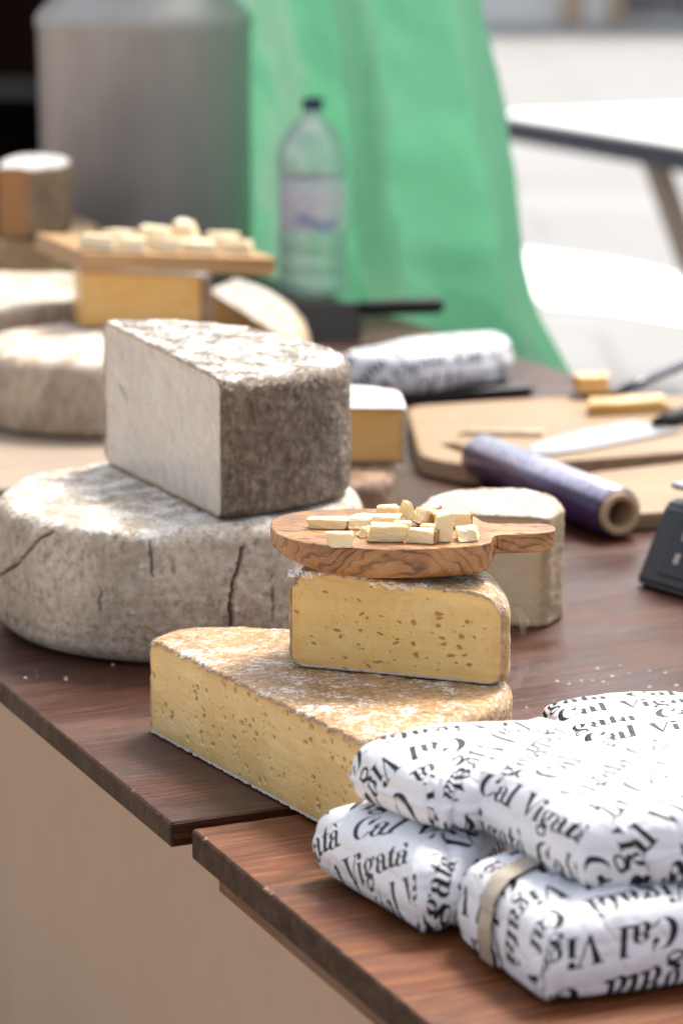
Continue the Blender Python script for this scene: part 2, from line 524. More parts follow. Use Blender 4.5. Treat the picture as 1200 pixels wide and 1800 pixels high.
def near_rind(Q, R_pts):
    """distance from plan points Q to the nearest rind point, and its index"""
    d = np.empty(len(Q)); k = np.empty(len(Q), dtype=np.int64)
    st = max(1, int(4e6 / max(1, len(R_pts))))
    R32 = R_pts.astype(np.float32)
    for a in range(0, len(Q), st):
        q = Q[a:a + st].astype(np.float32)
        m = (q[:, None, 0] - R32[None, :, 0]) ** 2 + (q[:, None, 1] - R32[None, :, 1]) ** 2
        j = m.argmin(1)
        k[a:a + st] = j
        d[a:a + st] = np.sqrt(m[np.arange(len(q)), j])
    return d, k


def solid(pts, z0, z1, rt, rb, sp_cut=0.003, sp_rind=0.003, rows=24, fil_rows=6, cap=12, bulge=0.0, tilt=(0, 0), dome=0.0, rcut=0.0012, center=None, btilt=(0, 0)):
    """closed solid over a plan outline: upright sides, top and bottom rounded towards the rind (not towards cut faces)"""
    X, K = outline(pts, sp_cut, sp_rind)
    n = len(X)
    T = np.roll(X, -1, 0) - np.roll(X, 1, 0)
    T = smooth_loop(T / np.linalg.norm(T, axis=1)[:, None], 2)
    T /= np.linalg.norm(T, axis=1)[:, None]
    Nn = np.stack([T[:, 1], -T[:, 0]], 1)
    ctr = np.array(center) if center is not None else X.mean(0)
    seg = np.linalg.norm(np.roll(X, -1, 0) - X, axis=1)
    cum = np.concatenate([[0], np.cumsum(seg)[:-1]])
    ri = np.where(K == 0)[0]
    has = len(ri) > 0
    if has:
        dd, _ = near_rind(X, X[ri])
        dd = np.where(K == 0, 0, dd)
    else:
        dd = np.full(n, 1e3)

    def hfun(d, r):
        x = np.clip(d / max(r, 1e-6), 0, 1)
        return r * (np.sqrt(np.clip(1 - (1 - x) ** 2, 0, 1)) - 1)
    rows_ = []
    cut = K == 1

    def capz(top, xy, f):
        if has: d, k = near_rind(xy, X[ri])
        else: d, k = np.full(len(xy), 1e3), np.zeros(len(xy), int)
        return d, k
    V, TOPN, NH, TT = [], [], [], []

    def add(xy, d, kk, sgn, bev, f, t, inset):
        r = rt if sgn > 0 else rb
        tl = tilt if sgn > 0 else btilt
        base = (z1 if sgn > 0 else z0) + tl[0] * (xy[:, 0] - ctr[0]) + tl[1] * (xy[:, 1] - ctr[1])
        z = base + sgn * (hfun(d, r) - bev) + (dome * (1 - f * f) if sgn > 0 else 0)
        x = np.clip(d / max(r, 1e-6), 0, 1)
        nz = np.sqrt(np.clip(1 - (1 - x) ** 2, 0, 1))
        V.append(np.column_stack([xy, z])); TOPN.append(sgn * nz); NH.append(Nn if kk is None else Nn[ri][kk]); TT.append(np.full(len(xy), t))
    fs = [1 - ((j + 1) / cap) ** 1.6 * (1 - 0.3 / cap) for j in range(cap)]
    inner = X - Nn * rcut
    for f in fs[::-1]:
        xy = ctr + (inner - ctr) * f
        d, k = capz(False, xy, f)
        add(xy, d, k if has else None, -1, 0.0, f, 0.0, rcut)
    ins = [rcut * (1 - math.cos(j / fil_rows * math.pi / 2)) for j in range(fil_rows + 1)]
    bv = lambda i: np.where(cut, rcut - math.sqrt(max(0, rcut ** 2 - (rcut - i) ** 2)), 0.0)
    for i in ins[:0:-1]:
        add(X - Nn * i, np.where(cut, dd, i), None, -1, bv(i), 1.0, 0.0, i)
    zb = z0 + btilt[0] * (X[:, 0] - ctr[0]) + btilt[1] * (X[:, 1] - ctr[1]) - hfun(dd, rb) + bv(0)
    ztp = z1 + tilt[0] * (X[:, 0] - ctr[0]) + tilt[1] * (X[:, 1] - ctr[1]) + hfun(dd, rt) - bv(0)
    for j in range(rows + 1):
        t = j / rows
        xy = X + Nn * (bulge * np.where(cut, 0, 1) * math.sin(math.pi * t))[:, None]
        V.append(np.column_stack([xy, zb + (ztp - zb) * t])); TOPN.append(np.zeros(n)); NH.append(Nn); TT.append(np.full(n, t))
    for i in ins[1:]:
        add(X - Nn * i, np.where(cut, dd, i), None, 1, bv(i), 1.0, 1.0, i)
    for f in fs:
        xy = ctr + (inner - ctr) * f
        d, k = capz(True, xy, f)
        add(xy, d, k if has else None, 1, 0.0, f, 1.0, rcut)
    V = np.array(V); R = len(V)
    idx = np.arange(R * n).reshape(R, n)
    a = idx[:-1]; b = np.roll(idx, -1, 1)[:-1]; c = np.roll(idx, -1, 1)[1:]; d = idx[1:]
    quads = np.stack([a, b, c, d], -1).reshape(-1, 4)
    qrow = np.repeat(np.arange(R - 1), n); qcol = np.tile(np.arange(n), R - 1)
    Vf = V.reshape(-1, 3)
    zt_c = Vf[idx[-1]][:, 2].mean(); zb_c = Vf[idx[0]][:, 2].mean()
    cb, ct = len(Vf), len(Vf) + 1
    Vf = np.vstack([Vf, [[ctr[0], ctr[1], zb_c], [ctr[0], ctr[1], zt_c]]])
    i0 = idx[0]; i1 = idx[-1]
    tris = np.concatenate([np.stack([np.roll(i0, -1), i0, np.full(n, cb)], 1), np.stack([i1, np.roll(i1, -1), np.full(n, ct)], 1)])
    topf = np.concatenate([np.array(TOPN).ravel(), [-1, 1]])
    nh = np.sqrt(np.clip(1 - topf ** 2, 0, 1))
    NN = np.vstack([np.concatenate(NH), [[0, 0], [0, 0]]])
    Nrm = np.column_stack([NN * nh[:, None], topf])
    side0 = cap + fil_rows; side1 = side0 + rows
    rowid = np.concatenate([np.repeat(np.arange(R), n), [0, R]])
    kc = np.concatenate([np.tile(K, R), [0, 0]])
    iscut = (kc == 1) & (rowid >= side0 - fil_rows) & (rowid <= side1 + fil_rows)
    # cut columns point along the cut face's own normal
    Nc = np.vstack([np.tile(Nn, (R, 1)), [[0, 0], [0, 0]]])
    Nrm[iscut] = np.column_stack([Nc[iscut], np.zeros(iscut.sum())])
    cutcol = (K == 1) & (np.roll(K, -1) == 1)
    qcut = cutcol[qcol] & (qrow >= side0 - 1) & (qrow < side1 + 1)
    return dict(V=Vf, N=Nrm, quads=quads, tris=tris, qcut=qcut, top=topf, X=X, K=K, cum=cum, n=n, R=R, idx=idx, dd=dd, side=(side0, side1), Nn=Nn, cap=cap, fil=fil_rows, ctr=ctr, rowid=rowid, iscut=iscut)


def add_holes(g, count, rmin, rmax, depth, seed, aspect=1.6, zlo=0.08, zhi=0.92, clusters=0, extra=()):
    """real cavities in the cut face; returns cav attribute (0..1)"""
    rng = np.random.default_rng(seed)
    n, idx = g['n'], g['idx']
    cols = np.where(g['K'] == 1)[0]
    s0, s1 = g['side']
    ids = idx[s0:s1 + 1][:, cols]
    V = g['V']
    u = np.broadcast_to(g['cum'][cols], ids.shape)
    z = V[ids][:, :, 2]
    u0, u1 = u.min(), u.max()
    z0, z1 = z.min(), z.max()
    cav = np.zeros(ids.shape)
    cl = [(rng.uniform(u0, u1), rng.uniform(z0, z1)) for _ in range(max(1, clusters))]
    pert = fbm(np.column_stack([u.ravel() * 420, z.ravel() * 420, np.full(u.size, seed * 3.7)]), 3).reshape(u.shape)
    for k in range(count):
        if clusters and rng.random() < 0.45:
            c = cl[rng.integers(len(cl))]
            hu, hz = rng.normal(c[0], 0.018), rng.normal(c[1], 0.009)
        else:
            hu, hz = rng.uniform(u0, u1), rng.uniform(z0 + (z1 - z0) * zlo, z0 + (z1 - z0) * zhi)
        r = rmin + (rmax - rmin) * rng.random() ** 2.2
        asp = rng.uniform(0.9, aspect)
        ang = rng.normal(0, 0.35)
        mk = (np.abs(u - hu) < r * 3.2) & (np.abs(z - hz) < r * 3.2)
        if not mk.any(): continue
        du, dz = (u[mk] - hu), (z[mk] - hz)
        x = (du * math.cos(ang) + dz * math.sin(ang)) / asp
        y = (-du * math.sin(ang) + dz * math.cos(ang)) * asp
        q = np.sqrt(x * x + y * y) / r + 0.33 * pert[mk]
        c = 1 - sstep(0.55, 1.0, q)
        cav[mk] = np.maximum(cav[mk], c * min(1.0, 0.5 + r / rmax * 0.7))
    V[ids] = V[ids] - np.concatenate([g['Nn'][cols], np.zeros((len(cols), 1))], 1)[None] * (cav * depth)[:, :, None]
    dep = cav * depth
    for hu, hz, L, w, ang, dp in extra:                 # knife slits and larger tears, in fractions of the face
        du, dz = u - (u0 + hu * (u1 - u0)), z - (z0 + hz * (z1 - z0))
        x = (du * math.cos(ang) + dz * math.sin(ang)) / L
        y = (-du * math.sin(ang) + dz * math.cos(ang)) / w
        c = 1 - sstep(0.5, 1.0, np.sqrt(x * x + y * y) + 0.3 * pert)
        cav = np.maximum(cav, c)
        dep = np.maximum(dep, c * dp)
    V[ids] = V[ids] - np.concatenate([g['Nn'][cols], np.zeros((len(cols), 1))], 1)[None] * (dep - cav * depth if len(extra) else 0 * dep)[:, :, None]
    out = np.zeros(len(V))
    out[ids.ravel()] = cav.ravel()
    return out


def rough_rind(g, amp, freq, seed, lip=0.0, amp2=0.0, freq2=160):
    V, N = g['V'], g['N']
    k = np.ones(len(V))
    kc = np.concatenate([np.tile(g['K'], g['R']), [0, 0]])
    iscut = g['iscut']
    d = amp * fbm(V * freq + seed, 4, 0.55)
    if amp2: d = d + amp2 * fbm(V * freq2 + seed * 1.7, 3, 0.6)
    d = np.where(iscut, 0.25 * amp * perlin(V * freq * 0.4 + seed), d)
    d = np.where(g['top'] < -0.5, 0, d)
    g['V'] = V + N * d[:, None]
    if lip:
        # the rind's edge droops and curls unevenly over the cut face
        Vn = g['V']
        cols = np.tile(np.arange(g['n']), g['R'])
        rows_ = np.repeat(np.arange(g['R']), g['n'])
        m = (kc[:-2] == 1) & (rows_ >= g['side'][1]) & (rows_ <= g['side'][1] + g['fil'])
        cu = g['cum'][cols[m]]
        w = lip * (0.75 * perlin(np.column_stack([cu * 95, cu * 0 + seed, cu * 0])) + 0.4 * perlin(np.column_stack([cu * 260, cu * 0 + seed, cu * 0 + 3])) + 0.35)
        tmp = Vn[:-2][m]
        nn = g['Nn'][cols[m]]
        f = np.clip(w, -lip * 0.2, lip * 1.4)
        tmp[:, :2] += nn * f[:, None] * 0.9
        tmp[:, 2] -= np.clip(f, 0, 1) * 1.0 * (1 - (rows_[m] - g['side'][1]) / (g['fil'] + 1))
        Vn[:-2][m] = tmp
        mb = (kc[:-2] == 1) & (rows_ <= g['side'][0]) & (rows_ >= g['side'][0] - g['fil'])
        cu = g['cum'][cols[mb]]
        wb = lip * 0.40 * (0.5 + 0.8 * perlin(np.column_stack([cu * 150, cu * 0 + seed + 9, cu * 0])) + 0.5 * perlin(np.column_stack([cu * 420, cu * 0 + seed, cu * 0 + 5])))
        tb_ = Vn[:-2][mb]
        tb_[:, :2] += g['Nn'][cols[mb]] * np.clip(wb, -0.0002, 0.004)[:, None]
        Vn[:-2][mb] = tb_
        g['V'] = Vn
    return g


def rim_attr(g):
    """distance (m) of every cut-face vertex to the rind outline"""
    V = g['V']; s0, s1 = g['side']; n = g['n']; idx = g['idx']
    out = np.full(len(V), 1.0)
    zt = V[idx[s1]][:, 2]; zb = V[idx[s0]][:, 2]
    for r in range(s0 - 1, s1 + 2):
        ids = idx[r]
        z = V[ids][:, 2]
        out[ids] = np.minimum(np.minimum(np.abs(zt - z), np.abs(z - zb) * 1.2), g['dd'])
    return out


def cheese(name, label, cat, pts, z0, z1, rind, paste=None, rt=0.012, rb=0.010, sp=(0.003, 0.004), rows=24, cap=14, amp=0.0012, freq=45, amp2=0.0, bulge=0.0, tilt=(0, 0), dome=0.0, holes=None, lip=0.0, seed=1.0, group=None, cracks=None, center=None, btilt=(0, 0), body=None):
    g = solid(pts, z0, z1, rt, rb, sp[0], sp[1], rows, 6, cap, bulge, tilt, dome, center=center, btilt=btilt)
    cav = np.zeros(len(g['V']))
    rim = rim_attr(g)
    g = rough_rind(g, amp, freq, seed, lip, amp2)
    if holes: cav = add_holes(g, **holes)
    crack = np.zeros(len(g['V']))
    if cracks:
        V = g['V']; c = g['ctr']
        th = np.arctan2(V[:, 1] - c[1], V[:, 0] - c[0])
        rad = np.hypot(V[:, 0] - c[0], V[:, 1] - c[1])
        sl = np.abs(g['top']) < 0.98
        for line, w, dep in cracks:
            best = np.full(len(V), 1e3)
            for (t0, h0), (t1, h1) in zip(line[:-1], line[1:]):
                R0 = 0.15
                p = np.stack([th * R0, V[:, 2]], 1); a = np.array([t0 * R0, h0]); b = np.array([t1 * R0, h1])
                wob = 0.0016 * perlin(np.column_stack([V[:, 2] * 170, th * 25, th * 0 + seed]))
                p = p + np.stack([wob, wob * 0], 1)
                t = np.clip(((p - a) @ (b - a)) / ((b - a) @ (b - a)), 0, 1)
                best = np.minimum(best, np.linalg.norm(p - (a + t[:, None] * (b - a)), axis=1))
            k = np.where(sl, 1 - sstep(w * 0.35, w, best), 0)
            crack = np.maximum(crack, k * 0.85)
            V = V - g['N'] * (k * dep)[:, None]
        g['V'] = V
    V = g['V']
    base = np.array([g['ctr'][0], g['ctr'][1], 0.0])
    root = empty(name, (base[0], base[1], z0), label, cat, group)
    Vl = V - np.array([base[0], base[1], z0])
    qr = g['quads'][~g['qcut']]
    v, p, ix = used(Vl, [qr, g['tris']])
    mesh('rind', v, p, rind, root, attrs={'top': np.clip(g['top'][ix], 0, 1), 'crack': crack[ix]})
    if g['qcut'].any():
        v, p, ix = used(Vl, [g['quads'][g['qcut']]])
        mesh('cut_face', v, p, paste, root, attrs={'cav': cav[ix], 'rim': rim[ix]})
    return root, g


def circle_pts(cx, cy, R, n=20, wob=0.0, seed=0):
    rng = np.random.default_rng(seed)
    out = []
    for i in range(n):
        a = 2 * math.pi * i / n
        r = R * (1 + wob * rng.normal())
        out.append((cx + r * math.cos(a), cy + r * math.sin(a), 1.0, 'rind'))
    return out


# simple mesh pieces ----------------------------------------------------------------
def box_mesh(sx, sy, sz, bev=0.002, off=(0, 0, 0), seg=2):
    import bmesh
    bm = bmesh.new()
    bmesh.ops.create_cube(bm, size=1.0)
    for v in bm.verts:
        v.co = Vector((v.co.x * sx + off[0], v.co.y * sy + off[1], v.co.z * sz + off[2]))
    if bev:
        bmesh.ops.bevel(bm, geom=list(bm.edges), offset=bev, segments=seg, affect='EDGES', profile=0.5)
    me = bpy.data.meshes.new('box')
    bm.to_mesh(me)
    bm.free()
    return me


def put(name, me, mat, parent=None, loc=(0, 0, 0), rot=(0, 0, 0), smooth=False):
    me.name = name
    if mat and not me.materials: me.materials.append(mat)
    if smooth:
        for p in me.polygons: p.use_smooth = True
    o = bpy.data.objects.new(name, me)
    COL.objects.link(o)
    o.parent = parent
    o.location = loc
    o.rotation_euler = rot
    return o


def lathe(profile, n=64):
    prof = np.array(profile, float)
    th = np.arange(n) * 2 * math.pi / n
    V = np.stack([prof[:, 0][:, None] * np.cos(th), prof[:, 0][:, None] * np.sin(th), np.broadcast_to(prof[:, 1][:, None], (len(prof), n))], -1).reshape(-1, 3)
    idx = np.arange(len(prof) * n).reshape(len(prof), n)
    a = idx[:-1]; b = np.roll(idx, -1, 1)[:-1]; c = np.roll(idx, -1, 1)[1:]; d = idx[1:]
    return V, np.stack([a, b, c, d], -1).reshape(-1, 4)


def tube(path, rad, n=12):
    """tapered tube with closed ends along a 3-D path; rad scalar or list"""
    Pp = np.array(path, float)
    m = len(Pp)
    rad = np.broadcast_to(np.array(rad, float), (m,)) if np.ndim(rad) else np.full(m, rad)
    V = []
    up = np.array([0, 0, 1.0])
    for i in range(m):
        t = Pp[min(i + 1, m - 1)] - Pp[max(i - 1, 0)]
        t /= np.linalg.norm(t)
        ref = up if abs(t[2]) < 0.9 else np.array([1.0, 0, 0])
        x = np.cross(ref, t); x /= np.linalg.norm(x)
        y = np.cross(t, x)
        th = np.arange(n) * 2 * math.pi / n
        V.append(Pp[i] + rad[i] * (np.cos(th)[:, None] * x + np.sin(th)[:, None] * y))
    V = np.concatenate(V)
    idx = np.arange(m * n).reshape(m, n)
    q = np.stack([idx[:-1], np.roll(idx, -1, 1)[:-1], np.roll(idx, -1, 1)[1:], idx[1:]], -1).reshape(-1, 4)
    V = np.vstack([V, Pp[0], Pp[-1]])
    t = np.concatenate([np.stack([np.roll(idx[0], -1), idx[0], np.full(n, m * n)], 1), np.stack([idx[-1], np.roll(idx[-1], -1), np.full(n, m * n + 1)], 1)])
    return V, [q, t]


exec_parts = []
# ---------------------------------------------------------------- the setting: ground and distance
def sheet(name, x0, y0, x1, y1, z, mat, kind='structure'):
    V = np.array([(x0, y0, z), (x1, y0, z), (x1, y1, z), (x0, y1, z)], float)
    o = mesh(name, V, [np.array([[0, 1, 2, 3]])], mat, smooth=False)
    return tag(o, kind=kind)


def mat_ground(name, a, b, joint, tile):
    m = NT(name)
    v = m.coords()
    n1 = m.noise(v, 0.9, 5, 0.6)
    n2 = m.noise(v, 45, 4, 0.6)
    c = m.mix(m.mapr(n1, 0.3, 0.7), a, b)
    c = m.mix(m.math('MULTIPLY', n2, 0.3), c, tuple(x * 0.8 for x in a))
    br = m.new('TexBrick', {'Vector': v, 'Color1': (1, 1, 1), 'Color2': (0.93, 0.93, 0.93), 'Mortar': joint, 'Scale': tile, 'Mortar Size': 0.012, 'Bias': 0.0, 'Brick Width': 0.9, 'Row Height': 0.45})
    c = m.mix(1.0, c, br.outputs[0], 'MULTIPLY')
    m.bsdf(Base_Color=c, Roughness=0.85, Normal=m.bump(n2, 0.002))
    return m.m


sheet('ground', -60, -30, 60, 120, 0.0, mat_ground('pale_concrete', (0.25, 0.25, 0.25), (0.29, 0.29, 0.29), (0.8, 0.8, 0.8), 0.55))
sheet('pavement', -6, -3, 3.2, 6.2, 0.004, mat_ground('sandy_paving', (0.42, 0.32, 0.235), (0.47, 0.365, 0.27), (0.8, 0.78, 0.75), 1.4))
# sunlit strip across the square: the sunlight is painted as a white sheet
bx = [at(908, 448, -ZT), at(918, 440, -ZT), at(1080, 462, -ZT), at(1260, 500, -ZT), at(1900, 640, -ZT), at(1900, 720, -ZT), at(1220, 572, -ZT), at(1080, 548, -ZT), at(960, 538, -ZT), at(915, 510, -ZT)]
o = mesh('sunlit_strip', np.array([(p[0], p[1], 0.004) for p in bx]), [np.arange(len(bx))[None]], mat_plain('sunlit_ground', (0.85, 0.85, 0.84), 0.8, 0, 5, 0.03), smooth=False)
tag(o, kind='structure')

# ---------------------------------------------------------------- tables
ROT = math.atan2(S[1], S[0])


def plank(name, parent, s0, s1, a0, a1, z0, z1, mat, seed, chipw=0.0010):
    """one board, long along local x; subdivided so that its arrises are worn"""
    nx, ny = int((s1 - s0) / 0.012) + 2, max(4, int((a1 - a0) / 0.010))
    nx_l = np.concatenate([np.linspace(0, 0.03, 12), np.linspace(0.03, 1, nx)[1:]])
    xs = s0 + (s1 - s0) * nx_l
    ya = np.linspace(0, 1, ny * 4 + 1)
    loopy = []
    b = 0.0014
    for t in ya: loopy.append((a0 + b + (a1 - a0 - 2 * b) * t, z1, 1))
    for t in np.linspace(0, 1, 6)[0:]: loopy.append((a1, z1 - b - (z1 - z0 - 2 * b) * t, 0))
    for t in ya[::-1]: loopy.append((a0 + b + (a1 - a0 - 2 * b) * t, z0, 0))
    for t in np.linspace(0, 1, 6)[0:]: loopy.append((a0, z0 + b + (z1 - z0 - 2 * b) * t, 0))
    Lp = np.array(loopy)
    m = len(Lp)
    V = np.array([[(x, l[0], l[1]) for l in Lp] for x in xs])
    R = len(xs)
    idx = np.arange(R * m).reshape(R, m)
    q = np.stack([idx[:-1], idx[1:], np.roll(idx[1:], -1, 1), np.roll(idx[:-1], -1, 1)], -1).reshape(-1, 4)
    Vf = V.reshape(-1, 3)
    # end caps: bevel ring + grid-less fan
    def cap_(ring, x, sgn):
        nonlocal Vf, q
        c = np.array([x, (a0 + a1) / 2, (z0 + z1) / 2])
        base = len(Vf)
        inner = Vf[ring].copy()
        inner[:, 0] = x + sgn * 0.0012
        inner[:, 1] = np.clip(inner[:, 1], a0 + 0.0012, a1 - 0.0012)
        inner[:, 2] = np.clip(inner[:, 2], z0 + 0.0012, z1 - 0.0012)
        Vf = np.vstack([Vf, inner])
        ni = np.arange(base, base + m)
        k = np.stack([ring, np.roll(ring, -1), np.roll(ni, -1), ni], 1)
        if sgn > 0: k = k[:, ::-1]
        q = np.vstack([q, k])
        return ni if sgn < 0 else ni[::-1]
    e0 = cap_(idx[0], s0, -1)
    e1 = cap_(idx[-1], s1, 1)
    n = fbm(Vf * 60 + seed, 3)
    Vf[:, 2] += np.where(Vf[:, 2] > (z0 + z1) / 2, 0.00025 * n, 0)
    # worn arris at the front end and along the long edges
    at_end = np.abs(Vf[:, 0] - s0) < 0.0005
    nn = fbm(Vf * 420 + seed * 2, 3)
    chip = np.where(at_end & (np.abs(Vf[:, 2] - z1) < 0.0016), sstep(0.55, 1.0, nn + 0.5 * perlin(Vf * 35 + seed)), 0)
    Vf[:, 0] += chip * chipw
    Vf[:, 2] -= chip * chipw * 0.6
    o = mesh(name, Vf, [q, e0[None], e1[None]], mat, parent, smooth=False, attrs={'chip': chip * 0.9})
    return o


def leg_mesh(p0, p1, w):
    p0, p1 = Vector(p0), Vector(p1)
    d = p1 - p0
    me = box_mesh(w, w, d.length, 0.003)
    me.transform(Matrix.Translation((p0 + p1) / 2) @ d.to_track_quat('Z', 'Y').to_matrix().to_4x4())
    return me


W = 1.10
tb = empty('trestle_table', (TO[0], TO[1], 0), 'long dark brown plank trestle table under the cheese wheels and milk can', 'table', rz=ROT)
edges = [0.0, 0.555, 0.80, 1.05, 1.30, 1.60, 1.90, 2.20, 2.50, 2.78]
for i, (a0, a1) in enumerate(zip(edges[:-1], edges[1:])):
    ds = 0.0 if i < 1 else random.uniform(-0.0006, 0.0006)
    plank('plank', tb, ds, W, a0 + 0.0006, a1 - 0.0006, -0.0175 + random.uniform(-.0004, .0004), 0 + (0 if i < 2 else random.uniform(-.0005, 0.0)), M['table_dark'], 1.3 * i + 2)
for a in (0.25, 2.0):
    put('cross_beam', box_mesh(W - 0.2 if a > 1 else 0.42, 0.05, 0.05, 0.003), M['table_leg'], tb, ((W / 2 if a > 1 else 0.83), a, -0.0435))
    for s, so in (((0.20, -0.02), (0.95, 0.04)) if a > 1 else ((0.72, 0.0), (1.0, 0.04))):
        for da in (-0.16, 0.16):
            put('leg', leg_mesh((s, a + da * 0.2, -0.07), (s + so, a + da, -0.799), 0.045), M['table_leg'], tb)

tf = empty('trestle_table', ta(0.010, -0.012) + (0,), 'red brown plank table with a batten under its end, below the wrapped parcels', 'table', rz=ROT - math.radians(0.3))
fe = [0.0, -0.62, -0.80, -0.95, -1.20, -1.45]
for i, (a1, a0) in enumerate(zip(fe[:-1], fe[1:])):
    plank('plank', tf, random.uniform(0, 0.002) if i else 0.0, W, a0 + 0.0006, a1 - 0.0006, -0.0225, -0.0015, M['table_red'], 1.1 * i + 40)
cle = box_mesh(1.35, 0.042, 0.021, 0.002)
o = put('batten', cle, M['batten'], tf, (0.034, -0.012 - 0.675, -0.0335), (0, 0, math.pi / 2))
for s in (0.3, 0.95):
    for a in (-0.85, -1.3):
        put('leg', leg_mesh((s, a, -0.0225), (s + 0.02, a - 0.03, -0.799), 0.05), M['table_leg'], tf)

# crumbs
V, T_ = [], []
for k in range(72):
    if k < 45: cx, cy = at(random.choice((1010, 1060, 1120, 1165)) + random.gauss(0, 16), random.gauss(1193, 9))
    elif k < 60: cx, cy = at(random.choice((66, 125, 190)) + random.gauss(0, 18), random.gauss(1190, 14))
    else: cx, cy = at(random.uniform(300, 1190), random.uniform(1330, 1490)) if random.random() < .4 else at(random.uniform(700, 1100), random.uniform(950, 1250))
    r = 0.0002 + 0.0013 * random.random() ** 4
    b = len(V)
    for j in range(5):
        an = j * 1.257 + random.uniform(-.3, .3)
        V.append((cx + r * 1.5 * math.cos(an), cy + r * math.sin(an), ZT + 0.0002))
    V.append((cx, cy, ZT + r * 0.8))
    for j in range(5): T_.append((b + j, b + (j + 1) % 5, b + 5))
o = mesh('cheese_crumbs', V, [np.array(T_)], mat_plain('crumb', (0.7, 0.64, 0.52), 0.8), smooth=False)
tag(o, 'pale cheese crumbs scattered over the dark table top', 'crumbs', kind='stuff')

# ---------------------------------------------------------------- cheeses on the table
T0 = 0.0004
# front whole wheel, cracked
def crk(px, py, cx=-0.138, cy=2.358, R=0.158):
    x = (px - 600) / 5000.0; y = -(py - 900) / 5000.0
    d = np.array((x, CP + y * SP, -SP + y * CP))
    o_ = np.array((0 - cx, 0 - cy, H))
    a = d[0] ** 2 + d[1] ** 2; b = 2 * (o_[0] * d[0] + o_[1] * d[1]); c = o_[0] ** 2 + o_[1] ** 2 - R * R
    disc = max(b * b - 4 * a * c, 0)
    t = (-b - math.sqrt(disc)) / (2 * a)
    p = o_ + d * t
    return (math.atan2(p[1], p[0]), p[2])
cracks = [([crk(4, 1010), crk(32, 992), crk(50, 965), crk(62, 948), crk(84, 936)], 0.0016, 0.006),
          ([crk(428, 965), crk(420, 995), crk(409, 1022), crk(404, 1060), crk(406, 1095), crk(402, 1112)], 0.0019, 0.007),
          ([crk(262, 955), crk(266, 990), crk(270, 1012)], 0.0012, 0.003),
          ([crk(476, 1010), crk(478, 1090)], 0.0010, 0.002),
          ([crk(180, 1030), crk(177, 1075)], 0.0010, 0.0015)]
cheese('whole_cheese', 'whole grey cheese wheel with cracked sides, carrying the large half wheel', 'whole cheese',
       circle_pts(-0.138, 2.356, 0.156, 22, 0.005, 3), T0, 0.112, M['wheel'], rt=0.014, rb=0.019, sp=(0.0016, 0.0014), rows=90, cap=44, amp=0.0013, freq=34, amp2=0.0006, bulge=0.006, dome=0.001, seed=5.0, cracks=cracks)

# half wheel standing on it, wrapped in film
halfp = [(-0.212, 2.478, 0.010, 'cut'), (-0.094, 2.237, 0.006, 'rind'), (-0.048, 2.262, 0.1, 'rind'), (-0.006, 2.302, 0.1, 'rind'), (0.010, 2.345, 0.1, 'rind'), (0.003, 2.392, 0.1, 'rind'), (-0.030, 2.440, 0.1, 'rind'), (-0.085, 2.482, 0.1, 'rind'), (-0.150, 2.500, 0.1, 'rind')]
hw, g = cheese('half_wheel', 'half cheese wheel with white cut face and dark mottled rind, standing on the cracked wheel', 'half cheese wheel',
               halfp, 0.1135, 0.2335, M['dark_rind'], M['paste_white'], rt=0.012, rb=0.010, sp=(0.0012, 0.0016), rows=80, cap=40, amp=0.0013, freq=42, amp2=0.0007, tilt=(-0.055, 0.028), lip=0.0016, seed=9.0,
               holes=dict(count=18, rmin=0.001, rmax=0.0022, depth=0.0012, seed=5, extra=((0.17, 0.55, 0.0165, 0.0022, -0.55, 0.005), (0.16, 0.80, 0.010, 0.0018, -0.75, 0.003))), center=(-0.09, 2.385))
# two slits in the cut face
# wedge of the lower stack
lowp = [(-0.1425, 2.030, 0.004, 'cut'), (0.0125, 1.772, 0.003, 'cut'), (0.070, 1.812, 0.004, 'rind'), (0.116, 1.868, 0.05, 'rind'), (0.121, 1.925, 0.08, 'rind'), (0.075, 2.01, 0.1, 'rind'), (-0.030, 2.064, 0.1, 'rind'), (-0.125, 2.062, 0.03, 'rind')]
lo, g_lo = cheese('cheese_wedge', 'large golden wedge with tiny eyes in its long cut face, lowest of the front stack', 'cheese wedge',
                  lowp, T0, 0.0735, M['tan_rind'], M['paste_gold'], rt=0.010, rb=0.007, sp=(0.00065, 0.0014), rows=105, cap=44, amp=0.0008, freq=60, amp2=0.0004, lip=0.0052, seed=3.0,
                  holes=dict(count=230, rmin=0.0007, rmax=0.0028, depth=0.0024, seed=21, aspect=1.4, clusters=14), center=(0.0, 1.925))
upp = [(-0.0375, 1.946, 0.003, 'cut'), (0.1160, 1.892, 0.006, 'rind'), (0.1180, 1.925, 0.03, 'rind'), (0.112, 1.985, 0.05, 'rind'), (0.07, 2.035, 0.06, 'rind'), (-0.020, 2.045, 0.02, 'rind')]
up, g_up = cheese('cheese_wedge', 'yellow wedge full of small eyes, on the golden wedge and under the olive wood board', 'cheese wedge',
                  upp, 0.0745, 0.1425, M['tan_rind'], M['paste_yellow'], rt=0.020, rb=0.010, sp=(0.00055, 0.0012), rows=115, cap=36, amp=0.0007, freq=60, amp2=0.0003, lip=0.0030, seed=13.0, tilt=(-0.05, 0.0),
                  holes=dict(count=95, rmin=0.0006, rmax=0.0023, depth=0.0016, seed=33, aspect=2.0, clusters=7), center=(0.045, 1.97))

# pale board under the back left wheel
ub = empty('cutting_board', (-0.335, 3.14, T0), 'thin pale wooden board lying under the buff whole cheese', 'cutting board', rz=math.radians(2))
put('plate', box_mesh(0.40, 0.56, 0.0060, 0.0015), M['pale_board'], ub, (0, 0, 0.0031))
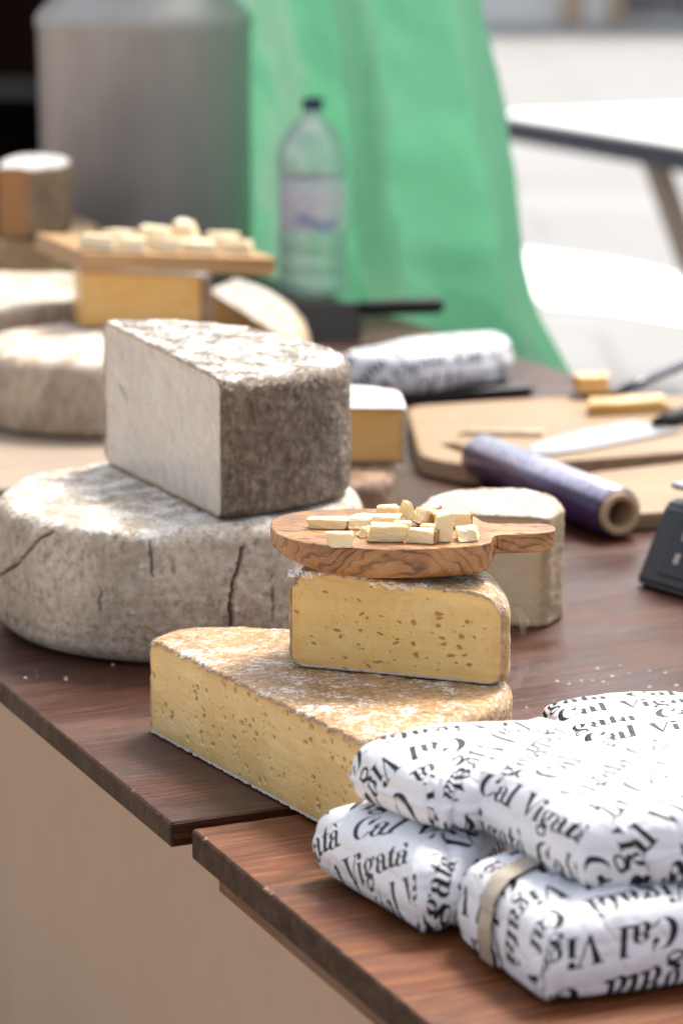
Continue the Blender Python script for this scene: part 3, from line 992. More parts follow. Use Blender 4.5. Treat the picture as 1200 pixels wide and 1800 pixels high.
# wheel at the back left and the wheel behind it
cheese('whole_cheese', 'buff whole cheese wheel at the left edge, under the amber block', 'whole cheese', circle_pts(-0.272, 3.275, 0.160, 20, 0.004, 5), 0.0068, 0.0945, M['wheel_far'], rt=0.022, rb=0.014, sp=(0.004, 0.004), rows=20, cap=20, amp=0.0015, freq=30, dome=0.001, seed=21.0, bulge=0.003)
cheese('whole_cheese', 'flat whole cheese wheel behind the buff wheel, left of the amber block', 'whole cheese', circle_pts(-0.42, 3.635, 0.160, 20, 0.004, 6), T0, 0.106, M['wheel_far'], rt=0.018, rb=0.014, sp=(0.004, 0.004), rows=20, cap=20, amp=0.0015, freq=30, seed=25.0)
cheese('whole_cheese', 'brown rinded whole wheel under the two small cut cheeses', 'whole cheese', circle_pts(-0.515, 4.17, 0.165, 20, 0.004, 7), T0, 0.122, M['tan_rind'], rt=0.018, rb=0.014, sp=(0.005, 0.005), rows=16, cap=16, amp=0.0015, freq=30, seed=29.0)
cheese('cheese_wedge', 'small cheese with brown cut face, right of the pair on the brown wheel', 'cut cheese',
       [(-0.486, 4.02, 0.004, 'cut'), (-0.436, 4.015, 0.004, 'rind'), (-0.400, 4.05, 0.06, 'rind'), (-0.384, 4.12, 0.1, 'rind'), (-0.41, 4.20, 0.1, 'rind'), (-0.46, 4.22, 0.1, 'rind'), (-0.495, 4.16, 0.1, 'rind')], 0.1235, 0.222, M['brown_side'], M['paste_brown'], rt=0.010, rb=0.006, sp=(0.003, 0.004), rows=18, cap=14, amp=0.001, dome=0.004, seed=31.0)
cheese('cheese_wedge', 'small white topped cheese at the left edge, left of the pair on the wheel', 'cut cheese',
       [(-0.600, 4.06, 0.004, 'cut'), (-0.490, 4.035, 0.004, 'rind'), (-0.497, 4.12, 0.05, 'rind'), (-0.53, 4.2, 0.1, 'rind'), (-0.60, 4.2, 0.1, 'rind'), (-0.63, 4.12, 0.1, 'rind')], 0.1235, 0.222, M['brown_side'], M['paste_white'], rt=0.010, rb=0.006, sp=(0.003, 0.004), rows=18, cap=14, amp=0.001, seed=33.0)
# amber block on the buff wheel
cheese('cheese_block', 'amber cheese block with dark right rind, on the buff wheel under the pine board', 'cheese block',
       [(-0.308, 3.352, 0.004, 'cut'), (-0.163, 3.392, 0.004, 'rind'), (-0.152, 3.415, 0.02, 'rind'), (-0.175, 3.45, 0.03, 'rind'), (-0.255, 3.445, 0.02, 'rind'), (-0.325, 3.42, 0.01, 'cut')], 0.0955, 0.1615, M['brown_side'], M['paste_amber'], rt=0.006, rb=0.004, sp=(0.002, 0.003), rows=26, cap=14, amp=0.0008, seed=41.0, tilt=(-0.07, -0.03),
       holes=dict(count=14, rmin=0.0015, rmax=0.003, depth=0.002, seed=3))
cheese('cheese_wedge', 'round backed wedge with pinkish rind, between amber block and cleaver', 'cheese wedge',
       [(-0.185, 3.76, 0.004, 'cut'), (-0.070, 3.325, 0.006, 'rind'), (-0.044, 3.36, 0.04, 'rind'), (-0.036, 3.46, 0.1, 'rind'), (-0.050, 3.62, 0.1, 'rind'), (-0.09, 3.78, 0.1, 'rind'), (-0.15, 3.90, 0.05, 'rind')], T0, 0.090, M['beige_side'], M['paste_amber'], rt=0.030, rb=0.012, sp=(0.003, 0.003), rows=22, cap=18, amp=0.0012, seed=43.0)
# pair behind the half wheel
cheese('cheese_wedge', 'brown rinded wedge lying flat behind the half wheel, under the yellow wedge', 'cheese wedge',
       [(-0.055, 2.640, 0.01, 'rind'), (0.030, 2.640, 0.03, 'rind'), (0.051, 2.67, 0.04, 'rind'), (0.056, 2.78, 0.05, 'rind'), (0.02, 2.85, 0.06, 'rind'), (-0.07, 2.83, 0.05, 'rind')], T0, 0.060, M['tan_dark'], M['paste_amber'], rt=0.012, rb=0.010, sp=(0.003, 0.003), rows=18, cap=16, amp=0.0012, seed=47.0)
cheese('cheese_wedge', 'yellow wedge with thin white rind on top, half hidden behind the half wheel', 'cheese wedge',
       [(-0.05, 2.725, 0.003, 'cut'), (0.0640, 2.722, 0.003, 'rind'), (0.058, 2.80, 0.01, 'rind'), (0.0, 2.83, 0.03, 'rind'), (-0.05, 2.80, 0.01, 'rind')], 0.0615, 0.119, M['pale_rind'], M['paste_amber'], rt=0.003, rb=0.003, sp=(0.002, 0.003), rows=22, cap=12, amp=0.0006, seed=51.0, tilt=(0, 0.05))
# pale wedge behind the olive board
cheese('cheese_wedge', 'pale beige wedge with white rind in film, behind the olive wood board', 'cheese wedge',
       [(0.060, 2.352, 0.003, 'cut'), (0.1745, 2.329, 0.004, 'rind'), (0.190, 2.362, 0.012, 'rind'), (0.186, 2.42, 0.04, 'rind'), (0.145, 2.455, 0.05, 'rind'), (0.085, 2.43, 0.03, 'rind')], T0, 0.0965, M['beige_side'], M['paste_beige'], rt=0.0035, rb=0.004, sp=(0.0016, 0.002), rows=50, cap=22, amp=0.0010, amp2=0.0004, seed=57.0, lip=0.001,
       holes=dict(count=22, rmin=0.0012, rmax=0.003, depth=0.0014, seed=8))


# film lips: crinkled cling film standing off the edges of the wrapped cheeses
def film_strip(parent, path, w, seed, nrm, off):
    Pp = np.array(path, float)
    d = np.concatenate([[0], np.cumsum(np.linalg.norm(np.diff(Pp, axis=0), axis=1))])
    n = max(12, int(d[-1] / 0.0012))
    q = np.linspace(0, d[-1], n)
    C = np.stack([np.interp(q, d, Pp[:, k]) for k in range(3)], 1)
    rows = 7
    V = []
    for j in range(rows):
        f = j / (rows - 1)
        wv = perlin(np.column_stack([q * 160, np.full(n, f * 2.2), np.full(n, seed)])) * 0.0022 * (0.3 + f)
        ed = (1 + 0.5 * perlin(np.column_stack([q * 120, np.full(n, 5.0), np.full(n, seed)])))
        V.append(C + np.array(off) * (w * f * ed)[:, None] + np.array(nrm) * (wv + 0.0006)[:, None])
    V = np.concatenate(V)
    idx = np.arange(rows * n).reshape(rows, n)
    qd = np.stack([idx[:-1, :-1], idx[:-1, 1:], idx[1:, 1:], idx[1:, :-1]], -1).reshape(-1, 4)
    pl = np.array(parent.location) - np.array([0, 0, ZT])
    return mesh('plastic_film', V - pl, [qd], M['film'], parent)


film_strip(up, [(0.1170, 1.893, 0.131), (0.1225, 1.895, 0.122), (0.123, 1.895, 0.110)], 0.0055, 1.0, (-0.3, -0.9, 0), (1.0, -0.2, 0.1))
film_strip(up, [(0.1225, 1.895, 0.094), (0.121, 1.894, 0.082), (0.115, 1.891, 0.0755)], 0.0065, 2.0, (-0.3, -0.9, 0), (1.0, -0.2, -0.15))
film_strip(up, [(-0.0370, 1.9425, 0.1455), (-0.030, 1.9395, 0.1462), (-0.020, 1.936, 0.1450)], 0.0060, 3.0, (-0.33, -0.94, 0.0), (-0.1, -0.3, -0.9))
film_strip(up, [(0.020, 1.9215, 0.1428), (0.034, 1.917, 0.1425), (0.050, 1.911, 0.1418)], 0.0050, 6.0, (-0.33, -0.94, 0.0), (-0.1, -0.3, -0.9))
film_strip(lo, [(0.1175, 1.868, 0.072), (0.1225, 1.885, 0.066), (0.124, 1.895, 0.03), (0.124, 1.90, 0.004)], 0.0070, 5.0, (0.3, -0.9, 0), (0.9, -0.4, 0.2))

def film_sheet(parent, c00, c10, c11, c01, nrm, seed, amp=0.0008):
    """cling film drawn tight over a cut face, creased from corner to corner"""
    nu_, nv_ = 190, 100
    a_, b_ = np.meshgrid(np.linspace(0.01, 0.99, nu_), np.linspace(0.02, 0.98, nv_))
    a_, b_ = a_.ravel()[:, None], b_.ravel()[:, None]
    P_ = (1 - a_) * (1 - b_) * np.array(c00) + a_ * (1 - b_) * np.array(c10) + a_ * b_ * np.array(c11) + (1 - a_) * b_ * np.array(c01)
    L_ = np.linalg.norm(np.array(c10) - np.array(c00))
    hh = np.linalg.norm(np.array(c01) - np.array(c00))
    x_, y_ = (a_ * L_).ravel(), (b_ * hh).ravel()
    t_ = x_ * 0.55 + y_ * 0.84
    s_ = x_ * 0.84 - y_ * 0.55
    d_ = amp * (0.6 - 1.6 * np.abs(perlin(np.column_stack([t_ * 42, s_ * 7, t_ * 0 + seed]))) + 0.5 * perlin(np.column_stack([x_ * 60, y_ * 60, t_ * 0 + seed + 4])))
    P_ = P_ + np.array(nrm) * (0.0016 + d_)[:, None]
    idx = np.arange(nu_ * nv_).reshape(nv_, nu_)
    qd = np.stack([idx[:-1, :-1], idx[:-1, 1:], idx[1:, 1:], idx[1:, :-1]], -1).reshape(-1, 4)
    return mesh('plastic_film', P_ - (np.array(parent.location) - np.array([0, 0, ZT])), [qd], M['film_flat'], parent)


film_sheet(up, (-0.0375, 1.946, 0.0765), (0.1150, 1.893, 0.0790), (0.1080, 1.8955, 0.1300), (-0.0375, 1.946, 0.1440), (-0.33, -0.944, 0), 2.0)
film_sheet(hw, (-0.212, 2.478, 0.1150), (-0.094, 2.237, 0.1150), (-0.094, 2.237, 0.2290), (-0.212, 2.478, 0.2380), (-0.897, -0.441, 0), 7.0, 0.0011)

# ---------------------------------------------------------------- olive wood board with its pieces
ZB = 0.1690
bp = [(-0.0555, 1.985, 0.030), (-0.038, 1.930, 0.04), (0.0157, 1.903, 0.05), (0.070, 1.908, 0.03), (0.1035, 1.922, 0.010), (0.1065, 1.948, 0.006), (0.112, 1.951, 0.004), (0.142, 1.954, 0.012), (0.1535, 1.966, 0.014), (0.150, 1.986, 0.014), (0.112, 1.985, 0.006), (0.102, 1.990, 0.006), (0.095, 2.016, 0.015), (0.03, 2.038, 0.05), (-0.035, 2.030, 0.04)]
g = solid([p + ('rind',) for p in bp], 0.1468, ZB, 0.0016, 0.0075, 0.0012, 0.0012, 20, 6, 40, center=(0.03, 1.968))
V = g['V'].copy()
# the handle is cut thinner than the plate
hm = sstep(0.1045, 0.1085, V[:, 0])
V[:, 2] = ZB - (ZB - V[:, 2]) * (1 - 0.30 * hm)
lm = 1 - sstep(-0.055, 0.0, V[:, 0])
V[:, 2] = ZB - (ZB - V[:, 2]) * (1 - 0.34 * lm)
V += g['N'] * (0.0005 * fbm(V * 60, 3))[:, None] * (np.abs(g['top']) < 0.9)[:, None]
ob = empty('serving_board', (0.03, 1.968, 0.1468), 'olive wood serving board with handle, on the yellow wedge, holding cheese cubes', 'serving board')
mesh('plate', V - np.array([0.03, 1.968, 0.1468]), [g['quads'], g['tris']], M['olive'], ob)


def chunk(sx, sy, sz, seed, top=(1.0, 1.0), shear=0.0, n=7):
    """hand-cut lump: slightly irregular block with worn corners"""
    rng = np.random.default_rng(seed)
    import bmesh
    bm = bmesh.new()
    bmesh.ops.create_cube(bm, size=1.0)
    bmesh.ops.subdivide_edges(bm, edges=list(bm.edges), cuts=5, use_grid_fill=True)
    cor = rng.normal(0, 0.085, (2, 2, 2, 3))
    for v in bm.verts:
        x, y, z = v.co
        f = np.array([0.0, 0, 0])
        for i in (0, 1):
            for j in (0, 1):
                for k in (0, 1):
                    wgt = (x + .5 if i else .5 - x) * (y + .5 if j else .5 - y) * (z + .5 if k else .5 - z)
                    f += wgt * cor[i, j, k]
        tz = z + 0.5
        kx = 1 + (top[0] - 1) * tz
        ky = 1 + (top[1] - 1) * tz
        if abs(z + 0.5) < 1e-6: f[2] = 0
        q = np.array([x * kx + f[0] + shear * tz, y * ky + f[1], z + 0.5 + f[2] * 0.8])
        v.co = Vector((q[0] * sx, q[1] * sy, q[2] * sz))
    bmesh.ops.bevel(bm, geom=[e for e in bm.edges if e.calc_face_angle(0) > 0.9], offset=min(sx, sy, sz) * 0.07, segments=2, affect='EDGES')
    P_ = np.array([v.co for v in bm.verts])
    d = perlin(P_ * 210 + seed * 3.1) * 0.0007 + perlin(P_ * 520 + seed) * 0.0003
    for v, k in zip(bm.verts, d):
        v.co += v.normal * float(k) if v.co.z > 0.0005 else Vector((0, 0, 0))
    me = bpy.data.meshes.new('cheese_piece')
    bm.to_mesh(me)
    bm.free()
    me.attributes.new('rim', 'FLOAT', 'POINT').data.foreach_set('value', np.full(len(me.vertices), 1.0, dtype=np.float32))
    return me


def piece(px0, px1, pyb, hpx, depth, rot, label, seed, zb=ZB, rind=None, top=(1, 1), shear=0.0, z_off=0.0, tiltr=(0, 0), group='cheese pieces on the olive wood board', mat='piece'):
    x0, y0 = at(px0, pyb, zb)
    x1, _ = at(px1, pyb, zb)
    D = math.hypot(y0, H - zb)
    sx = x1 - x0
    sz = max(hpx * D / 5000.0 / 0.975 - depth * 0.10, 0.005)
    c, s_ = abs(math.cos(rot)), abs(math.sin(rot))
    w = max((sx - depth * s_) / max(c, 0.3), 0.006)
    me = chunk(w, depth, sz, seed, top, shear)
    o = put('cheese_piece', me, M[mat], None, ((x0 + x1) / 2, y0 + depth * c / 2 + w * s_ / 2, ZT + zb + 0.0003 + z_off), (tiltr[0], tiltr[1], rot), smooth=False)
    tag(o, label, 'cheese piece', group)
    if rind is not None:
        r = box_mesh(0.0012, depth * 0.94, sz * 0.92, 0.0004)
        if rind in (1, -1):
            put('rind', r, M['piece_rind'], o, (rind * (w / 2 + 0.0002), 0, sz / 2), (0, 0, random.uniform(-.1, .1)))
        elif rind == 'base':
            put('rind', box_mesh(w * 0.96, depth * 0.96, 0.0016, 0.0004), M['piece_rind'], o, (0, 0, 0.0006))
    return o


piece(543, 612, 932, 19, 0.012, -0.10, 'long flat stick of cheese with brown rind end, at the left of the olive board', 1, rind=1)
piece(577, 621, 964, 27, 0.010, 0.05, 'thin square slice of cheese lying at the front left of the olive board', 2, rind='base')
piece(606, 662, 931, 22, 0.020, -0.12, 'flat slab of cheese just behind the gap between the two left pieces', 3)
piece(648, 711, 954, 30, 0.014, -0.06, 'big bright chunk of cheese at the front middle of the olive board', 4, top=(0.95, 0.8))
piece(652, 706, 934, 28, 0.016, 0.0, 'chunk of cheese directly behind the big bright chunk', 5)
piece(660, 702, 918, 26, 0.016, 0.1, 'rearmost chunk of cheese in the middle of the olive board', 6)
piece(700, 733, 926, 34, 0.014, 0.5, 'pointed bit of cheese standing highest on the heap', 7, top=(0.35, 0.4), z_off=0.0045, shear=-0.15)
piece(722, 748, 930, 30, 0.012, 0.6, 'tilted bit of cheese with rind edge, right of the pointed bit', 8, rind='base', tiltr=(0.0, 0.5), z_off=0.002)
piece(733, 764, 926, 28, 0.012, 0.25, 'small dull chunk of cheese behind the upright chunk', 9)
piece(716, 772, 958, 26, 0.010, -0.32, 'long stick of cheese lying askew with brown rind at its right end', 10, rind=1)
piece(764, 828, 929, 28, 0.013, -0.04, 'long block of cheese at the back right with rind on its right end', 11, rind=1)
piece(761, 798, 955, 50, 0.011, 0.15, 'upright bright chunk of cheese, tallest at the right of the board', 12, top=(0.85, 0.8))
piece(796, 841, 953, 24, 0.014, 0.05, 'rounded chunk of cheese nearest to the board handle', 13, top=(0.85, 0.75))
piece(742, 768, 944, 20, 0.010, -0.2, 'little flat scrap of cheese between the askew stick and the upright chunk', 14)

piece(628, 664, 946, 18, 0.011, 0.3, 'small wedge of cheese left of the big bright chunk', 15, top=(0.8, 0.6))
piece(690, 724, 944, 26, 0.010, -0.15, 'square bit of cheese between the big bright chunk and the askew stick', 16)
piece(744, 776, 916, 26, 0.012, -0.3, 'chunk of cheese with rind edge at the very back of the heap', 18, rind=1)

# ---------------------------------------------------------------- pine board with pieces on the amber block
pb = empty('cutting_board', (-0.2308, 3.484, 0.1580), 'small pine board lying on the amber block, heaped with cheese pieces', 'cutting board', rz=math.radians(22))
pb.rotation_euler = (0, math.radians(4.5), math.radians(22))
put('plate', box_mesh(0.2455, 0.200, 0.021, 0.0022), M['pine'], pb, (0, 0, 0.0105))


def zpine(px): return 0.1880 - (px - 152) / 335.0 * 0.2455 * 0.0785 + 0.0006


far = [(142, 200, 440, 30, 0.02, 'pale cheese chunk at the left end of the pine board'),
       (180, 240, 424, 22, 0.02, 'cheese chunk behind the leftmost ones on the pine board'),
       (205, 255, 442, 28, 0.016, 'yellow cheese chunk at the front left of the pine board'),
       (235, 300, 436, 40, 0.02, 'white cheese chunk in the middle left of the pine board'),
       (262, 320, 443, 26, 0.014, 'flat cheese chunk at the front middle of the pine board'),
       (300, 350, 426, 40, 0.018, 'round cheese lump standing highest on the pine board'),
       (318, 378, 444, 24, 0.015, 'cheese chunk right of the middle at the front of the pine board'),
       (360, 420, 430, 24, 0.02, 'tan cheese slice at the back right of the pine board'),
       (375, 440, 444, 24, 0.015, 'cheese slice at the right end of the pine board')]
for i, (a, b, yb, h, d, lab) in enumerate(far):
    piece(a, b, yb, h * 0.9, d * 1.5, random.uniform(-.2, .2), lab, 60 + i, zb=zpine((a + b) / 2), tiltr=(0, 0.07), mat='piece_lit', group='cheese pieces on the pine board', top=(0.7, 0.7) if i == 5 else (0.92, 0.85), rind=1 if i in (2, 7) else None)

# ---------------------------------------------------------------- printed parcels
# lettering as a signed distance field on a repeating tile (unit: cap height); bold italic with thin hairlines
TW, TH, RES = 7.0, 3.05, 76
_gx, _gy = np.meshgrid((np.arange(int(TW * RES)) + 0.5) / RES, (np.arange(int(TH * RES)) + 0.5) / RES)


def sd_box(x, y, x0, y0, x1, y1):
    dx = np.maximum(x0 - x, x - x1); dy = np.maximum(y0 - y, y - y1)
    return np.maximum(dx, dy)


def sd_ell(x, y, cx, cy, rx, ry):
    q = np.sqrt(((x - cx) / rx) ** 2 + ((y - cy) / ry) ** 2)
    g = np.sqrt(((x - cx) / rx ** 2) ** 2 + ((y - cy) / ry ** 2) ** 2) + 1e-6
    return q * (q - 1) / g


def sd_cap(x, y, ax, ay, bx_, by, r):
    px, py = x - ax, y - ay
    vx, vy = bx_ - ax, by - ay
    t = np.clip((px * vx + py * vy) / (vx * vx + vy * vy), 0, 1)
    return np.hypot(px - vx * t, py - vy * t) - r


def sd_poly(x, y, pts):
    d = np.full(x.shape, -1e9)
    n = len(pts)
    for i in range(n):
        (ax, ay), (bx_, by) = pts[i], pts[(i + 1) % n]
        L = math.hypot(bx_ - ax, by - ay)
        d = np.maximum(d, ((x - ax) * (by - ay) - (y - ay) * (bx_ - ax)) / L)
    return d


U, SUB = np.minimum, lambda a, b: np.maximum(a, -b)


def gl_C(x, y):
    d = SUB(sd_ell(x, y, .43, .5, .43, .53), sd_ell(x, y, .53, .5, .27, .485))
    d = SUB(d, sd_box(x, y, .60, .27, 1.2, .74))
    d = U(d, sd_ell(x, y, .70, .70, .095, .11))
    d = U(d, sd_cap(x, y, .80, .66, .80, 1.0, .032))
    return U(d, sd_cap(x, y, .62, .045, .84, .24, .04))


def gl_a(x, y):
    d = SUB(sd_ell(x, y, .27, .20, .26, .225), sd_ell(x, y, .32, .20, .10, .17))
    d = U(d, sd_box(x, y, .40, .04, .60, .50))
    d = U(d, np.maximum(SUB(sd_ell(x, y, .34, .46, .26, .225), sd_ell(x, y, .29, .44, .12, .20)), -(y - .45)))
    d = U(d, sd_ell(x, y, .15, .50, .10, .095))
    return U(d, sd_cap(x, y, .56, .06, .72, .07, .045))


def gl_ag(x, y):
    return U(gl_a(x, y), sd_poly(x, y, [(.16, 1.0), (.34, 1.0), (.50, .78), (.43, .76)][::-1]))


def gl_l(x, y):
    d = sd_box(x, y, .10, .0, .31, 1.04)
    return U(U(d, sd_box(x, y, .0, .0, .42, .045)), sd_box(x, y, -.02, .99, .2, 1.04))


def gl_V(x, y):
    d = sd_poly(x, y, [(.08, 1), (.36, 1), (.58, .0), (.48, .0)][::-1])
    d = U(d, sd_cap(x, y, .52, .03, .86, .97, .036))
    return U(U(d, sd_box(x, y, -.04, .955, .48, 1.0)), sd_box(x, y, .68, .955, 1.06, 1.0))


def gl_i(x, y):
    d = U(sd_box(x, y, .10, 0, .31, .66), sd_ell(x, y, .2, .88, .125, .125))
    return U(U(d, sd_box(x, y, .0, .0, .42, .045)), sd_box(x, y, -.02, .615, .2, .66))


def gl_g(x, y):
    d = SUB(sd_ell(x, y, .28, .44, .26, .235), sd_ell(x, y, .28, .44, .085, .195))
    d = U(d, SUB(sd_ell(x, y, .29, -.16, .31, .19), sd_ell(x, y, .30, -.17, .20, .10)))
    d = U(d, sd_cap(x, y, .12, .16, .5, .0, .075))
    d = U(d, sd_cap(x, y, .18, .24, .10, .14, .035))
    return U(d, sd_ell(x, y, .60, .60, .09, .075))


def gl_t(x, y):
    d = sd_poly(x, y, [(.10, .05), (.31, .05), (.31, .92), (.26, .92), (.10, .66)])
    d = U(d, sd_box(x, y, -.02, .61, .46, .66))
    return U(d, sd_cap(x, y, .22, .06, .44, .09, .05))


WORD = [(gl_C, .0), (gl_a, .90), (gl_l, 1.60), (gl_V, 2.42), (gl_i, 3.30), (gl_g, 3.76), (gl_a, 4.46), (gl_t, 5.16), (gl_ag, 5.60)]
_sd = np.full(_gx.shape, 9.0)
for row, xo in ((0.55, 0.0), (0.55 + TH / 2, 3.3)):
    for fn, ox in WORD:
        for wx in (-TW, 0, TW):
            for wy in (-TH, 0, TH):
                x = _gx - ox * .99 - xo - wx
                y = _gy - row - wy
                x = x - .20 * y
                if x.max() < -.5 or x.min() > 1.6: continue
                _sd = np.minimum(_sd, fn(x, y))
SDF = np.clip(_sd, -.3, .3)


def ink_at(u, v, capm=0.0190):
    """bilinear lookup; u, v in metres on the unrolled sheet; returns metres"""
    x = np.mod(u / capm, TW) * RES - 0.5
    y = np.mod(v / capm, TH) * RES - 0.5
    x0 = np.floor(x).astype(int); y0 = np.floor(y).astype(int)
    fx, fy = x - x0, y - y0
    h, w = SDF.shape
    g = lambda yy, xx: SDF[np.mod(yy, h), np.mod(xx, w)]
    r = (g(y0, x0) * (1 - fx) + g(y0, x0 + 1) * fx) * (1 - fy) + (g(y0 + 1, x0) * (1 - fx) + g(y0 + 1, x0 + 1) * fx) * fy
    return r * capm


def parcel(label, pts, z0, z1, rt, rb, seed, top_rot, side_rot, tilt=(0, 0), dome=0.006, folds=(), tape=None, res=0.0008, cap=80, rows=64, uv_off=(0, 0), capm=0.0190, center=None, flaps=(), btilt=(0, 0), crump=1.0):
    """cheese wrapped in printed paper. folds: (p, q, width, depth) creases in plan that also run down the side"""
    g = solid([tuple(p[:3]) + ('rind',) for p in pts], z0, z1, rt, rb, res, res, rows, 14, cap, 0.002, tilt, dome, center=center, btilt=btilt)
    V, N, n = g['V'], g['N'], g['n']
    fl = np.array([z0 + btilt[0] * 0])
    # unrolled sheet coordinates: plan position plus the drop along the outward normal
    Xo = np.vstack([np.tile(g['X'], (g['R'], 1)), [g['ctr'], g['ctr']]])
    No = np.vstack([np.tile(g['Nn'], (g['R'], 1)), [[0, 0], [0, 0]]])
    rough = V[:, :2].copy()
    dropz = np.clip(z1 + tilt[0] * (V[:, 0] - g['ctr'][0]) + tilt[1] * (V[:, 1] - g['ctr'][1]) - V[:, 2], 0, 1)
    side = np.abs(g['top']) < 0.999
    plan_uv = rough + No * (np.where(side, dropz, 0) * 0.95)[:, None]
    # sides with their own run of text: use arc length and height there
    arc = np.concatenate([np.tile(g['cum'], g['R']), [0, 0]])
    a = top_rot
    u = plan_uv[:, 0] * math.cos(a) + plan_uv[:, 1] * math.sin(a) + uv_off[0]
    v = -plan_uv[:, 0] * math.sin(a) + plan_uv[:, 1] * math.cos(a) + uv_off[1]
    ink = ink_at(u, v, capm)
    low = (g['top'] <= 0.35) & (g['top'] > -0.99)
    if side_rot is not None:
        b = side_rot
        us = arc * math.cos(b) + V[:, 2] * math.sin(b) + 0.031 * seed
        vs = -arc * math.sin(b) + V[:, 2] * math.cos(b) + 0.017 * seed
        ink = np.where(low, ink_at(us, vs, capm), ink)
    # paper relief: soft puckers, sharp creases, then the folds given
    soft = fbm(V * 12 + seed * 5.1, 2) * 0.0011 * crump
    rid = (0.35 - np.abs(perlin(V * 19 + seed * 2.3))) * 0.0022 * crump + (0.3 - np.abs(perlin(V * 41 + seed * 1.3))) * 0.0006 * crump
    fine = -np.abs(perlin(V * 75 + seed)) * 0.0004 * crump
    d = soft + rid + fine
    d = np.where(g['top'] < -0.2, np.minimum(d, 0.0), d)
    for (p, q, w, dep) in folds:
        p = np.array(p); q = np.array(q)
        ab = q - p
        t = np.clip(((V[:, :2] - p) @ ab) / (ab @ ab), 0, 1)
        dist = np.linalg.norm(V[:, :2] - (p + t[:, None] * ab), axis=1)
        d = d - dep * np.exp(-np.abs(dist) / w) * (0.35 + 0.65 * t)
    V = V + N * d[:, None]
    V[:, 2] = np.maximum(V[:, 2], z0 + 0.0003 + 0 * V[:, 2]) if not any(btilt) else V[:, 2]
    base = np.array([g['ctr'][0], g['ctr'][1], z0])
    root = empty('wrapped_parcel', tuple(base), label, 'parcel', 'cheese parcels in printed paper')
    mesh('wrapping', V - base, [g['quads'], g['tris']], M['paper'], root, attrs={'ink': ink})
    for (fp, fn, frot, foff, flift) in flaps:
        # an overlapping end of the sheet: a second layer with its own run of print
        fn = np.array(fn) / np.linalg.norm(fn)
        dist = (plan_uv - np.array(fp)) @ fn + 0.0012 * perlin(np.column_stack([plan_uv * 40, np.full(len(V), seed)]))
        cx_ = g['quads']
        ok = (dist[cx_].min(1) > 0) & (V[cx_][:, :, 2].min(1) > z0 + 0.002) & (g['top'][cx_[:, 0]] > -0.9)
        lift = 0.0006 + flift * np.exp(-np.clip(dist, 0, 1) / 0.004) + 0.0005 * np.abs(perlin(V * 45 + seed))
        u2 = plan_uv[:, 0] * math.cos(frot) + plan_uv[:, 1] * math.sin(frot) + foff[0]
        v2 = -plan_uv[:, 0] * math.sin(frot) + plan_uv[:, 1] * math.cos(frot) + foff[1]
        vv, pp, ix = used(V + N * lift[:, None], [cx_[ok]])
        mesh('flap', vv - base, pp, M['paper'], root, attrs={'ink': ink_at(u2, v2, capm)[ix]})
    if tape:
        # a strip of beige tape over the fold: columns of the wrapping lifted a little
        (tp, tq, wid) = tape
        tp = np.array(tp); tq = np.array(tq); ab = tq - tp; L = np.linalg.norm(ab); ab /= L
        nrm = np.array([-ab[1], ab[0]])
        rel = V[:, :2] - tp
        al, ac = rel @ ab, rel @ nrm
        cen = V[g['quads']].mean(1)
        relq = cen[:, :2] - tp
        alq, acq = relq @ ab, relq @ nrm
        ok = (np.abs(acq) < wid / 2) & (alq > 0) & (alq < L + 0.02) & (cen[:, 2] > z0 + 0.004) & (g['top'][g['quads'][:, 0]] > -0.5)
        vv, pp, ix = used(V + N * (0.0032 if flaps else 0.0006), [g['quads'][ok]])
        mesh('tape', vv - base, pp, M['tape'], root)
    return root


R_ = math.radians
zA = 0.0525
parcel('white printed parcel with pointed folded left corner, lowest left of the stack',
       [(-0.016, 1.716, 0.003), (0.046, 1.606, 0.006), (0.071, 1.608, 0.006), (0.100, 1.660, 0.02), (0.112, 1.735, 0.02), (0.045, 1.762, 0.02)],
       T0, 0.047, 0.016, 0.012, 2.0, R_(-28), None, uv_off=(0.052, 0.011), center=(0.052, 1.69), folds=[((0.062, 1.66), (0.066, 1.612), 0.005, 0.006)], tilt=(0.02, 0.0), flaps=[((0.058, 1.650), (0.85, -0.45), R_(75), (0.0, 0.01), 0.0012)])
parcel('white printed parcel with a strip of beige tape, lowest in front of the stack',
       [(0.0700, 1.598, 0.005), (0.113, 1.499, 0.005), (0.205, 1.530, 0.02), (0.290, 1.560, 0.02), (0.285, 1.655, 0.02), (0.140, 1.676, 0.02)],
       T0, 0.0510, 0.016, 0.008, 5.0, R_(205), None, uv_off=(0.02, 0.034), center=(0.17, 1.60), tape=((0.150, 1.625), (0.083, 1.556), 0.015), folds=[((0.135, 1.56), (0.122, 1.503), 0.006, 0.003)], flaps=[((0.114, 1.590), (-0.717, 0.697), R_(118), (0.015, 0.0), 0.0012)])
parcel('white printed parcel with a gathered front fold, upper left of the stack',
       [(0.004, 1.706, 0.008), (0.060, 1.632, 0.012), (0.086, 1.640, 0.012), (0.150, 1.680, 0.03), (0.155, 1.765, 0.03), (0.050, 1.758, 0.03)],
       zA, 0.091, 0.017, 0.014, 8.0, R_(196), None, uv_off=(0.010, 0.002), center=(0.075, 1.70), folds=[((0.070, 1.675), (0.068, 1.630), 0.006, 0.008), ((0.058, 1.67), (0.057, 1.632), 0.004, 0.004)], flaps=[((0.060, 1.660), (0.80, -0.60), R_(245), (0.02, 0.01), 0.0014)])
